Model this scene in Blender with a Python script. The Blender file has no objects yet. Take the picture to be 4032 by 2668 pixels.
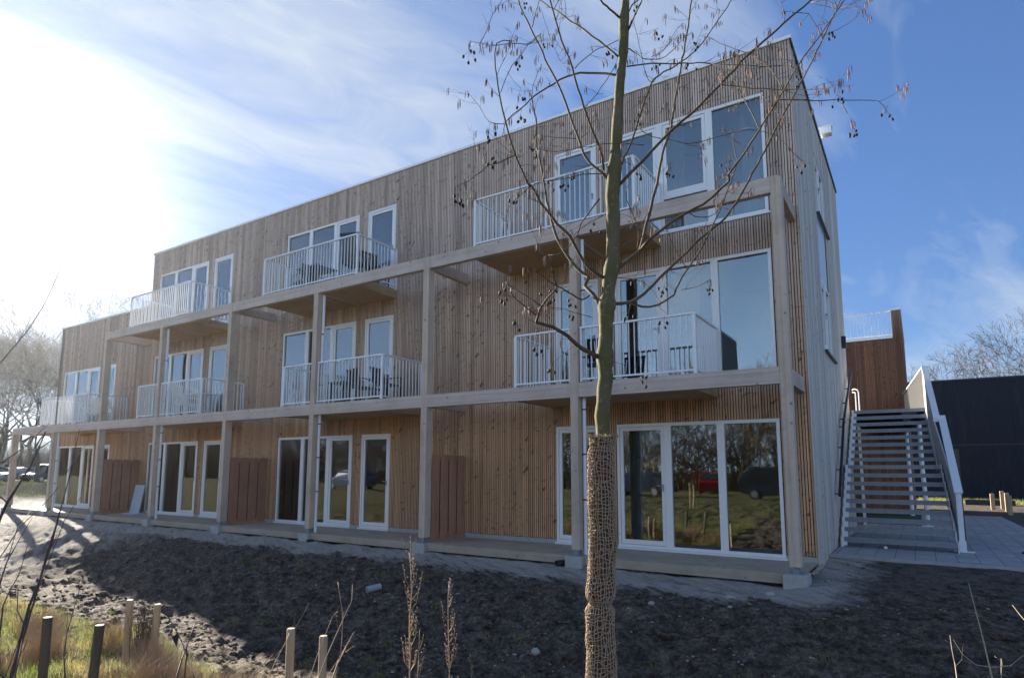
import bpy, math, random
from mathutils import Vector, Matrix, noise
R = math.radians
random.seed(11)
scene = bpy.context.scene
col = scene.collection

# ------------------------------------------------------------------ helpers
class MB:
    def __init__(s, M=None): s.v=[]; s.f=[]; s.M=M; s.mi={}
    def _a(s, pts):
        n=len(s.v)
        for p in pts:
            s.v.append(tuple(s.M @ Vector(p)) if s.M else tuple(p))
        return n
    def box(s,x0,x1,y0,y1,z0,z1):
        if x1<x0: x0,x1=x1,x0
        if y1<y0: y0,y1=y1,y0
        if z1<z0: z0,z1=z1,z0
        n=s._a([(x0,y0,z0),(x1,y0,z0),(x1,y1,z0),(x0,y1,z0),(x0,y0,z1),(x1,y0,z1),(x1,y1,z1),(x0,y1,z1)])
        for q in ((0,3,2,1),(4,5,6,7),(0,1,5,4),(1,2,6,5),(2,3,7,6),(3,0,4,7)): s.f.append(tuple(n+i for i in q))
        return s
    def hexa(s,p):
        n=s._a(p)
        for q in ((0,3,2,1),(4,5,6,7),(0,1,5,4),(1,2,6,5),(2,3,7,6),(3,0,4,7)): s.f.append(tuple(n+i for i in q))
        return s
    def quad(s,*p):
        n=s._a(p); s.f.append(tuple(range(n,n+len(p)))); return s
    def beam(s,a,b,w,h,up=(0,0,1)):
        a=Vector(a); b=Vector(b); d=(b-a).normalized(); u=Vector(up)
        if abs(d.dot(u))>.98: u=Vector((0,1,0))
        x=d.cross(u).normalized()*w/2; z=x.cross(d).normalized()*h/2
        return s.hexa([a-x-z,a+x-z,b+x-z,b-x-z,a-x+z,a+x+z,b+x+z,b-x+z])
    def tube(s,pts,rad,n=6,cap=True):
        pts=[Vector(p) for p in pts]
        if not hasattr(rad,'__len__'): rad=[rad]*len(pts)
        prev=None; ref=Vector((.31,.17,.93)); L=len(pts)
        st=len(s.v)
        for i,p in enumerate(pts):
            d=(pts[min(i+1,L-1)]-pts[max(i-1,0)])
            if d.length<1e-9: d=Vector((0,0,1))
            d.normalize()
            if prev is None:
                u=ref if abs(d.dot(ref))<.95 else Vector((1,0,0))
                x=d.cross(u).normalized()
            else:
                x=(prev-d*prev.dot(d))
                x=x.normalized() if x.length>1e-6 else d.cross(ref).normalized()
            prev=x; y=d.cross(x)
            s._a([p+(x*math.cos(2*math.pi*k/n)+y*math.sin(2*math.pi*k/n))*rad[i] for k in range(n)])
        for i in range(L-1):
            for k in range(n):
                a=st+i*n+k; b=st+i*n+(k+1)%n
                s.f.append((a,b,b+n,a+n))
        if cap:
            s.f.append(tuple(st+k for k in reversed(range(n)))); s.f.append(tuple(st+(L-1)*n+k for k in range(n)))
        return s
    def ball(s,c,rx,ry,rz,n=8,m=5,jit=0,rot=None):
        c=Vector(c); st=len(s.v); pts=[]
        for i in range(1,m):
            t=math.pi*i/m
            for k in range(n):
                a=2*math.pi*k/n
                p=Vector((rx*math.sin(t)*math.cos(a),ry*math.sin(t)*math.sin(a),rz*math.cos(t)))
                if jit: p*=1+random.uniform(-jit,jit)
                if rot: p=rot@p
                pts.append(c+p)
        top=Vector((0,0,rz)); bot=Vector((0,0,-rz))
        if rot: top=rot@top; bot=rot@bot
        s._a(pts+[c+top,c+bot]); T=st+(m-1)*n; B=T+1
        for i in range(m-2):
            for k in range(n):
                a=st+i*n+k; b=st+i*n+(k+1)%n; s.f.append((a,a+n,b+n,b))
        for k in range(n):
            s.f.append((T,st+k,st+(k+1)%n)); s.f.append((B,st+(m-2)*n+(k+1)%n,st+(m-2)*n+k))
        return s
    def build(s,name,mat=None,parent=None,smooth=False,bevel=0):
        me=bpy.data.meshes.new(name); me.from_pydata(s.v,[],s.f); me.update()
        if smooth: me.polygons.foreach_set('use_smooth',[True]*len(me.polygons))
        if mat:
            for m_ in (mat if isinstance(mat,(list,tuple)) else (mat,)): me.materials.append(m_)
        for k_,i_ in s.mi.items(): me.polygons[k_].material_index=i_
        o=bpy.data.objects.new(name,me); col.objects.link(o)
        if parent is not None:
            o.parent=parent; o.matrix_parent_inverse=wm(parent).inverted()
        if bevel:
            b=o.modifiers.new('Bevel','BEVEL'); b.width=bevel; b.segments=2; b.limit_method='ANGLE'
        return o
def wm(o):
    M=o.matrix_basis.copy() if o.type!='EMPTY' else Matrix.LocRotScale(o.location,o.rotation_euler.to_quaternion(),o.scale)
    if o.parent is not None: M=wm(o.parent)@o.matrix_parent_inverse@M
    return M
def tag(o,label=None,cat=None,group=None,kind=None):
    if label: o['label']=label
    if cat: o['category']=cat
    if group: o['group']=group
    if kind: o['kind']=kind
    return o
def thing(name,label,cat,loc=(0,0,0),group=None,rz=0):
    o=bpy.data.objects.new(name,None); col.objects.link(o); o.location=loc; o.rotation_euler=(0,0,rz)
    o.empty_display_size=.2
    return tag(o,label,cat,group)
def copy_tree(o,parent=None):
    c=o.copy(); col.objects.link(c)
    if parent is not None: c.parent=parent; c.matrix_parent_inverse=o.matrix_parent_inverse.copy()
    for ch in list(o.children): copy_tree(ch,c)
    return c

# ------------------------------------------------------------------ materials
class NT:
    def __init__(s,name):
        s.m=bpy.data.materials.new(name); s.m.use_nodes=True; s.t=s.m.node_tree; s.t.nodes.clear()
        s.out=s.t.nodes.new('ShaderNodeOutputMaterial')
    def n(s,typ,**kw):
        nd=s.t.nodes.new('ShaderNode'+typ)
        for k,v in kw.items():
            if k in nd.inputs.keys(): nd.inputs[k].default_value=v
            else: setattr(nd,k,v)
        return nd
    def l(s,a,b): s.t.links.new(a,b)
    def math(s,op,a,b=None,c=None,clamp=False):
        nd=s.n('Math',operation=op); nd.use_clamp=clamp
        for i,x in enumerate((a,b,c)):
            if x is None: continue
            if isinstance(x,(int,float)): nd.inputs[i].default_value=x
            else: s.l(x,nd.inputs[i])
        return nd.outputs[0]
    def mix(s,f,a,b,mode='MIX'):
        nd=s.n('MixRGB',blend_type=mode)
        for i,x in zip((0,1,2),(f,a,b)):
            if isinstance(x,(int,float)): nd.inputs[i].default_value=x
            elif isinstance(x,tuple): nd.inputs[i].default_value=(*x,1) if len(x)==3 else x
            else: s.l(x,nd.inputs[i])
        return nd.outputs[0]
    def vec(s,x,y,z):
        nd=s.n('CombineXYZ')
        for i,a in enumerate((x,y,z)):
            if isinstance(a,(int,float)): nd.inputs[i].default_value=a
            else: s.l(a,nd.inputs[i])
        return nd.outputs[0]
    def pos(s):
        tc=s.n('TexCoord'); sp=s.n('SeparateXYZ'); s.l(tc.outputs['Object'],sp.inputs[0]); return sp.outputs[0],sp.outputs[1],sp.outputs[2],tc.outputs['Object']
    def noise(s,v,scale,detail=4,rough=.55):
        nd=s.n('TexNoise'); nd.inputs['Scale'].default_value=scale; nd.inputs['Detail'].default_value=detail; nd.inputs['Roughness'].default_value=rough
        if v is not None: s.l(v,nd.inputs['Vector'])
        return nd.outputs[0]
    def ramp(s,f,stops):
        nd=s.n('ValToRGB'); s.l(f,nd.inputs[0]); cr=nd.color_ramp
        while len(cr.elements)<len(stops): cr.elements.new(.5)
        for e,(p,c) in zip(cr.elements,stops):
            e.position=p; e.color=(*c,1) if isinstance(c,tuple) else (c,c,c,1)
        return nd.outputs[0]
    def bsdf(s,colr,rough=.6,metal=0,bump=None,bstr=.3,bdist=.01,spec=.5,**kw):
        p=s.n('BsdfPrincipled')
        if isinstance(colr,tuple): p.inputs['Base Color'].default_value=(*colr,1)
        else: s.l(colr,p.inputs['Base Color'])
        if isinstance(rough,(int,float)): p.inputs['Roughness'].default_value=rough
        else: s.l(rough,p.inputs['Roughness'])
        p.inputs['Metallic'].default_value=metal; p.inputs['Specular IOR Level'].default_value=spec
        if bump is not None:
            b=s.n('Bump'); b.inputs['Strength'].default_value=bstr; b.inputs['Distance'].default_value=bdist
            s.l(bump,b.inputs['Height']); s.l(b.outputs[0],p.inputs['Normal'])
        s.l(p.outputs[0],s.out.inputs[0]); return s.m

def simple(name,c,rough=.6,metal=0,var=.15,scale=8,bump=.0,spec=.5):
    t=NT(name); x,y,z,o=t.pos(); n=t.noise(o,scale,5)
    cc=t.mix(n,tuple(a*(1-var) for a in c),tuple(min(1,a*(1+var)) for a in c))
    n2=t.noise(o,scale*6,3)
    return t.bsdf(cc,rough,metal,bump=n2 if bump else None,bstr=bump,bdist=.01,spec=spec)

def cladding(name,axis,weathered,fresh,board=.1425,wz=None,knots=.8):
    """vertical timber boards: tone per board, grain, knots; older grey weather where rain reaches"""
    t=NT(name); x,y,z,o=t.pos(); u=x if axis=='x' else y
    bi=t.math('FLOOR',t.math('DIVIDE',u,board)); si=t.math('FLOOR',t.math('DIVIDE',u,board/3))
    wn=t.n('TexWhiteNoise',noise_dimensions='1D'); t.l(si,wn.inputs['W'])
    wb=t.n('TexWhiteNoise',noise_dimensions='1D'); t.l(bi,wb.inputs['W'])
    grain=t.noise(t.vec(t.math('MULTIPLY',u,60),t.math('MULTIPLY',si,7.13),t.math('MULTIPLY',z,1.5)),1,6,.65)
    if wz is None: wf=.5
    else:
        big=t.noise(t.vec(t.math('MULTIPLY',u,.5),0,t.math('MULTIPLY',z,.8)),1,3)
        zz=t.math('ADD',z,t.math('MULTIPLY',t.math('SUBTRACT',big,.5),2.2))
        wf=t.math('DIVIDE',t.math('SUBTRACT',zz,wz[0]),wz[1]-wz[0],clamp=True)
    base=t.mix(wf,fresh,weathered)
    streak=t.noise(t.vec(t.math('MULTIPLY',si,3.17),0.,t.math('MULTIPLY',z,.55)),1,4,.6)
    v=t.math('ADD',.26,t.math('ADD',t.math('MULTIPLY',wn.outputs[0],.34),t.math('ADD',t.math('MULTIPLY',wb.outputs[0],.34),t.math('ADD',t.math('MULTIPLY',grain,.30),t.math('MULTIPLY',streak,.58)))))
    c=t.mix(1,base,t.vec(v,v,v),'MULTIPLY')
    def kn(sx,sz,off,thr,amt,r0,r1):
        vo=t.n('TexVoronoi',feature='F1'); vo.inputs['Scale'].default_value=1
        wv=t.math('MULTIPLY',t.math('SUBTRACT',t.noise(o,7+off,3,.6),.5),2.2)
        zz2=t.math('ADD',z,t.math('MULTIPLY',wb.outputs[0],3.7+off))
        t.l(t.vec(t.math('ADD',t.math('MULTIPLY',u,sx),wv),t.math('MULTIPLY',bi,3.37+off),t.math('ADD',t.math('MULTIPLY',zz2,sz),t.math('MULTIPLY',wv,1.3))),vo.inputs['Vector'])
        sep=t.n('SeparateColor'); t.l(vo.outputs['Color'],sep.inputs[0])
        sel=t.math('MULTIPLY',t.math('GREATER_THAN',sep.outputs[0],thr),t.math('ADD',.45,t.math('MULTIPLY',sep.outputs[1],.55)))
        return t.math('MULTIPLY',t.math('MULTIPLY',t.ramp(vo.outputs['Distance'],[(r0,1.),(r1,0.)]),sel),amt)
    dk=tuple(a*.17 for a in fresh)
    jz=t.math('FRACT',t.math('DIVIDE',t.math('ADD',z,t.math('MULTIPLY',wb.outputs[0],37.)),4.3))
    c=t.mix(t.math('MULTIPLY',t.math('LESS_THAN',jz,.0022),.75),c,dk)
    drip=t.noise(t.vec(t.math('MULTIPLY',u,5.),0.,t.math('MULTIPLY',z,.22)),1,6,.7)
    c=t.mix(1,c,t.ramp(drip,[(.42,1.),(.66,.70)]),'MULTIPLY')
    c=t.mix(kn(7.,8.5,0,1-knots*.42,.95,.15,.33),c,dk)
    c=t.mix(kn(5.,13.,2.3,1-knots*.42,.55,.10,.42),c,dk)
    return t.bsdf(c,.75,bump=grain,bstr=.25,bdist=.004,spec=.25)

def glulam(name,axis,a,b):
    t=NT(name); x,y,z,o=t.pos()
    if axis=='x': g=t.vec(t.math('MULTIPLY',x,1.2),t.math('MULTIPLY',y,26),t.math('MULTIPLY',z,26)); lam=t.math('FLOOR',t.math('DIVIDE',z,.0425))
    elif axis=='z': g=t.vec(t.math('MULTIPLY',x,26),t.math('MULTIPLY',y,26),t.math('MULTIPLY',z,1.2)); lam=t.math('FLOOR',t.math('DIVIDE',x,.0425))
    else: g=t.vec(t.math('MULTIPLY',x,26),t.math('MULTIPLY',y,1.2),t.math('MULTIPLY',z,26)); lam=t.math('FLOOR',t.math('DIVIDE',z,.0425))
    gr=t.noise(g,1,6,.65); wn=t.n('TexWhiteNoise',noise_dimensions='1D'); t.l(lam,wn.inputs['W'])
    c=t.mix(t.math('ADD',t.math('MULTIPLY',gr,.9),t.math('MULTIPLY',t.math('SUBTRACT',wn.outputs[0],.5),.35),clamp=True),a,b)
    st=t.ramp(t.noise(o,1.6,5,.7),[(.45,1.),(.75,.72)]); c=t.mix(1,c,st,'MULTIPLY')
    vo=t.n('TexVoronoi'); vo.inputs['Scale'].default_value=6.5; t.l(o,vo.inputs['Vector'])
    sep=t.n('SeparateColor'); t.l(vo.outputs['Color'],sep.inputs[0])
    kf=t.math('MULTIPLY',t.math('MULTIPLY',t.ramp(vo.outputs['Distance'],[(.1,1.),(.19,0.)]),t.math('GREATER_THAN',sep.outputs[0],.72)),.75)
    c=t.mix(kf,c,tuple(q*.3 for q in a))
    return t.bsdf(c,.7,bump=gr,bstr=.2,bdist=.004,spec=.3)

def glass_mat(name,base=.2):
    t=NT(name); fr=t.n('Fresnel'); fr.inputs[0].default_value=1.55
    f=t.math('ADD',base,t.math('MULTIPLY',fr.outputs[0],.9),clamp=True)
    g=t.n('BsdfGlossy'); g.inputs['Roughness'].default_value=.025; g.inputs['Color'].default_value=(.9,.94,.97,1)
    x,y,z,o=t.pos()
    b=t.n('Bump'); b.inputs['Strength'].default_value=.10; b.inputs['Distance'].default_value=.02; t.l(t.noise(o,1.3,1),b.inputs['Height']); t.l(b.outputs[0],g.inputs['Normal'])
    tr=t.n('BsdfTransparent'); tr.inputs[0].default_value=(.62,.68,.66,1)
    m=t.n('MixShader'); t.l(f,m.inputs[0]); t.l(tr.outputs[0],m.inputs[1]); t.l(g.outputs[0],m.inputs[2]); t.l(m.outputs[0],t.out.inputs[0])
    return t.m

M={}
M['clad']=cladding('facade_boards','x',(.57,.435,.345),(.54,.31,.165),wz=(1.8,6.2))
M['clad_end']=cladding('end_wall_boards','y',(.52,.48,.43),(.48,.41,.34),board=.29,wz=(-1,2),knots=.25)
M['clad_wing']=cladding('wing_boards','x',(.36,.27,.20),(.20,.105,.062),wz=(6.0,7.5),knots=.6)  # lower tone darkened to stand in for shade under the gallery
M['groove_shade']=simple('board_groove_shade',(.10,.052,.030),.9,var=.3)  # dark brown on the slat sides, painted shade for groove contrast
M['backing']=simple('dark_backing',(.035,.022,.015),.9)
M['beam']=glulam('beam_wood','x',(.42,.325,.26),(.66,.57,.50))
M['post']=glulam('post_wood','z',(.42,.32,.24),(.64,.53,.43))
M['cross']=glulam('cross_beam_wood','y',(.44,.33,.25),(.58,.48,.40))
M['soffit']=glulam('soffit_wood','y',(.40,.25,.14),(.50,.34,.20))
M['deck']=glulam('deck_wood','x',(.30,.245,.18),(.46,.40,.31))
M['screen']=glulam('screen_wood','z',(.29,.14,.085),(.46,.25,.16))
M['frame']=simple('white_frame',(.74,.73,.71),.35,var=.04)
M['rail']=simple('white_railing_metal',(.72,.73,.74),.35,var=.04)
M['coping']=simple('pale_coping',(.80,.80,.77),.3,metal=.0,var=.08)
M['galv']=simple('galvanised_steel',(.24,.265,.29),.45,metal=.35,var=.3,scale=14)
M['guard']=simple('grey_steel_guard',(.50,.52,.54),.42,metal=.25,var=.1,scale=5)
M['whitesteel']=simple('white_painted_steel',(.70,.71,.73),.35,var=.05)
M['gallery']=simple('beige_grey_panel',(.42,.40,.37),.5,var=.08)
M['black']=simple('black_metal',(.012,.012,.014),.45,var=.2)
M['concrete']=simple('concrete',(.36,.35,.33),.9,var=.3,scale=9,bump=.5)
M['roof']=simple('roof_membrane',(.08,.08,.08),.9)
M['interior']=simple('interior_plaster',(.20,.19,.18),.9,var=.1)
M['intfloor']=simple('interior_floor',(.16,.12,.09),.6,var=.2)
M['curtain']=simple('curtain_cloth',(.30,.30,.32),.9,var=.15,scale=3)
M['darkshed']=None
M['pvc']=simple('grey_pvc',(.30,.32,.36),.45,var=.1)
M['pale']=simple('pale_board',(.50,.56,.66),.5,var=.05)
M['glass']=glass_mat('window_glass',.11)
M['stone']=simple('stone',(.33,.31,.28),.85,var=.25,scale=14,bump=.4)
M['white']=simple('white_plastic',(.75,.75,.73),.5,var=.05)
def shed():
    t=NT('dark_profiled_sheet'); x,y,z,o=t.pos()
    w=t.n('TexWave',wave_type='BANDS',bands_direction='X'); w.inputs['Scale'].default_value=2.6; w.inputs['Distortion'].default_value=0; t.l(o,w.inputs['Vector'])
    st=t.ramp(t.noise(t.vec(t.math('MULTIPLY',x,2.2),y,t.math('MULTIPLY',z,.35)),1.2,6,.7),[(.55,0.),(.8,1.)])
    c=t.mix(st,(.009,.012,.020),(.030,.033,.040)); jn=t.math('LESS_THAN',t.math('FRACT',t.math('DIVIDE',x,1.05)),.02); c=t.mix(t.math('MULTIPLY',jn,.8),c,(.002,.002,.003))
    return t.bsdf(c,.6,bump=w.outputs[1],bstr=.6,bdist=.03,spec=.2)
M['darkshed']=shed()
def paving():
    t=NT('grey_paving'); x,y,z,o=t.pos()
    b=t.n('TexBrick'); b.inputs['Scale'].default_value=1; b.inputs['Brick Width'].default_value=.6; b.inputs['Row Height'].default_value=.3
    b.inputs['Mortar Size'].default_value=.006; b.inputs['Color1'].default_value=(.36,.355,.35,1); b.inputs['Color2'].default_value=(.30,.30,.30,1); b.inputs['Mortar'].default_value=(.12,.12,.12,1)
    t.l(t.vec(y,x,0),b.inputs['Vector'])
    n=t.ramp(t.noise(o,3,8,.7),[(.3,.72),(.7,1.12)]); c=t.mix(1,b.outputs[0],n,'MULTIPLY')
    return t.bsdf(c,.8,bump=b.outputs[1],bstr=-.5,bdist=.01,spec=.3)
M['paving']=paving()
def ground():
    t=NT('ground_soil_sand_grass'); x,y,z,o=t.pos()
    n1=t.noise(o,.9,6,.6); n2=t.noise(o,4.5,8,.65); n3=t.noise(o,26,6,.7)
    # raked streaks
    sv=t.vec(t.math('ADD',t.math('MULTIPLY',x,.9),t.math('MULTIPLY',y,-.5)),t.math('ADD',t.math('MULTIPLY',x,3.4),t.math('MULTIPLY',y,5.5)),z)
    n4=t.noise(sv,1.15,8,.7)
    soil=t.ramp(n2,[(.25,(.028,.020,.014)),(.46,(.072,.056,.042)),(.60,(.125,.10,.078)),(.78,(.20,.165,.135))])
    soil=t.mix(t.ramp(n4,[(.47,0.),(.62,.62)]),soil,(.12,.098,.078))
    sand=t.ramp(n3,[(.3,(.29,.26,.22)),(.7,(.44,.40,.35))])
    sand=t.mix(t.ramp(n4,[(.5,0.),(.66,.7)]),sand,(.10,.085,.07))
    n5=t.noise(o,11,6,.75); soil=t.mix(1,soil,t.ramp(n3,[(.34,.45),(.66,1.5)]),'MULTIPLY'); soil=t.mix(1,soil,t.ramp(n5,[(.40,.55),(.60,1.4)]),'MULTIPLY')
    # sand shelf along the deck, narrowing at the right end
    e=t.math('ADD',t.math('MULTIPLY',t.math('SUBTRACT',n1,.5),1.5),t.math('MULTIPLY',t.math('SUBTRACT',n4,.5),1.7))
    edge=t.math('ADD',t.math('ADD',y,1.12),e)
    sf=t.math('MULTIPLY',edge,4.,clamp=True)
    rt=t.math('MULTIPLY',t.math('SUBTRACT',.95,t.math('ADD',x,e)),2.,clamp=True)
    sf=t.math('MULTIPLY',sf,rt)
    left=t.math('MULTIPLY',t.math('SUBTRACT',t.math('MULTIPLY',t.math('ADD',x,t.math('MULTIPLY',e,4.)),-1.),15.),.35,clamp=True)
    sf=t.math('MAXIMUM',sf,t.math('MULTIPLY',left,.75))
    rp=t.math('MULTIPLY',t.math('MULTIPLY',t.math('SUBTRACT',t.math('ADD',x,e),.2),1.5,clamp=True),t.math('MULTIPLY',t.math('ADD',y,t.math('ADD',e,.2)),1.5,clamp=True))
    soil=t.mix(t.math('MULTIPLY',rp,t.ramp(n2,[(.40,0.),(.62,.8)])),soil,(.12,.105,.09))
    c=t.mix(sf,soil,sand)
    # grass base
    g=t.ramp(n2,[(.3,(.035,.045,.014)),(.5,(.10,.095,.035)),(.7,(.20,.155,.07)),(.85,(.07,.10,.02))])
    gy=t.math('MULTIPLY',t.math('SUBTRACT',t.math('MULTIPLY',t.math('ADD',y,t.math('MULTIPLY',e,.7)),-1.),5.35),2.5,clamp=True)
    gx=t.math('MULTIPLY',t.math('SUBTRACT',-2.7,t.math('ADD',x,t.math('MULTIPLY',e,1.5))),1.2,clamp=True)
    gnear=t.math('MULTIPLY',gy,gx)
    gback=t.math('MULTIPLY',t.math('SUBTRACT',t.math('MULTIPLY',y,-1.),11.),.7,clamp=True)
    gfar=t.math('MULTIPLY',t.math('SUBTRACT',y,27.5),.5,clamp=True)
    gleft=t.math('MULTIPLY',t.math('SUBTRACT',t.math('MULTIPLY',x,-1.),36.),.3,clamp=True)
    gg=t.math('MAXIMUM',t.math('MAXIMUM',gnear,gback),t.math('MAXIMUM',gfar,gleft))
    c=t.mix(gg,c,g)
    bh=t.math('ADD',t.math('MULTIPLY',n2,.7),t.math('ADD',t.math('MULTIPLY',n3,.28),t.math('MULTIPLY',n4,.6)))
    return t.bsdf(c,.92,bump=bh,bstr=1.,bdist=.10,spec=.2)
M['ground']=ground()
def bark(name,a,b,moss=None,scale=14,rough=.9):
    t=NT(name); x,y,z,o=t.pos()
    n=t.noise(t.vec(x,y,t.math('MULTIPLY',z,.45)),scale,7,.65); c=t.mix(n,a,b)
    if moss:
        mf=t.ramp(t.noise(o,5,5,.6),[(.38,0.),(.6,.9)]); c=t.mix(mf,c,moss)
    sp=t.ramp(t.noise(o,scale*2.2,5,.7),[(.56,0.),(.66,.75)]); c=t.mix(sp,c,tuple(min(.5,q*1.5) for q in b)); sp2=t.ramp(t.noise(o,scale*1.1,5,.7),[(.60,0.),(.70,.7)]); c=t.mix(sp2,c,tuple(q*.45 for q in a))
    return t.bsdf(c,rough,bump=n,bstr=.5,bdist=.006,spec=.15)
M['alder']=bark('alder_bark',(.058,.050,.032),(.19,.165,.105),moss=(.10,.098,.040))
M['alder_branch']=bark('alder_branch_bark',(.055,.042,.03),(.14,.11,.075),scale=20)
M['twig']=bark('twig_bark',(.06,.042,.035),(.13,.095,.07),scale=20)
M['catkin']=simple('catkin',(.21,.13,.095),.8,var=.4,scale=60)
M['cone']=simple('alder_cone',(.022,.015,.013),.8,var=.4,scale=60)
M['jute']=simple('jute_strand',(.34,.255,.175),.9,var=.35,scale=40,bump=.5)
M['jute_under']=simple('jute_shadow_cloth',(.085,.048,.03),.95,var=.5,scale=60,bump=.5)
M['tie']=simple('green_tie',(.09,.14,.07),.6)
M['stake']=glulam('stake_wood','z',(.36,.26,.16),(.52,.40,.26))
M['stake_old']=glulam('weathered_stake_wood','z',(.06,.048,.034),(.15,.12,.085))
M['fartree']=simple('bare_tree_bark',(.085,.068,.055),.95,var=.3,scale=2)
M['fartree2']=simple('winter_wood_bark',(.21,.155,.08),.95,var=.3,scale=2)
M['dry']=simple('dry_stalk',(.34,.235,.15),.9,var=.35,scale=30)
M['dryseed']=simple('dry_seed_heads',(.40,.28,.18),.9,var=.45,scale=50)
M['thornstem']=simple('dark_stem',(.07,.045,.04),.8,var=.3,scale=30)
M['sap']=simple('sapling_bark',(.30,.24,.17),.7,var=.3,scale=40)
def grassmat():
    t=NT('grass_blades'); x,y,z,o=t.pos(); n=t.noise(o,2.2,4); n2=t.noise(o,60,2)
    c=t.ramp(t.math('ADD',t.math('MULTIPLY',n,.7),t.math('MULTIPLY',n2,.3)),[(.3,(.08,.13,.025)),(.47,(.19,.24,.05)),(.58,(.32,.27,.11)),(.75,(.38,.29,.15))])
    p=t.n('BsdfPrincipled'); t.l(c,p.inputs['Base Color']); p.inputs['Roughness'].default_value=.7
    tr=t.n('BsdfTranslucent'); t.l(c,tr.inputs[0]); m=t.n('MixShader'); m.inputs[0].default_value=.45; t.l(p.outputs[0],m.inputs[1]); t.l(tr.outputs[0],m.inputs[2]); t.l(m.outputs[0],t.out.inputs[0])
    return t.m
M['grass']=grassmat()
M['carpaint_dark']=simple('dark_car_paint',(.03,.035,.045),.22,metal=.3,var=.05)
M['carpaint_red']=simple('red_car_paint',(.20,.012,.01),.25,metal=.1,var=.05)
M['carpaint_silver']=simple('silver_car_paint',(.40,.42,.45),.25,metal=.6,var=.05)
M['carpaint_blue']=simple('blue_grey_car_paint',(.10,.14,.22),.25,metal=.4,var=.05)
M['carglass']=simple('car_glass',(.02,.025,.03),.05,var=.05,spec=.9)
M['tyre']=simple('tyre_rubber',(.015,.015,.015),.8)
M['hub']=simple('wheel_rim',(.4,.4,.42),.35,metal=.7)
M['headlamp']=simple('headlamp_glass',(.6,.62,.65),.1,var=.05)
M['green']=simple('artificial_turf',(.02,.055,.014),.95,var=.4,scale=30,bump=.5)

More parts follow.
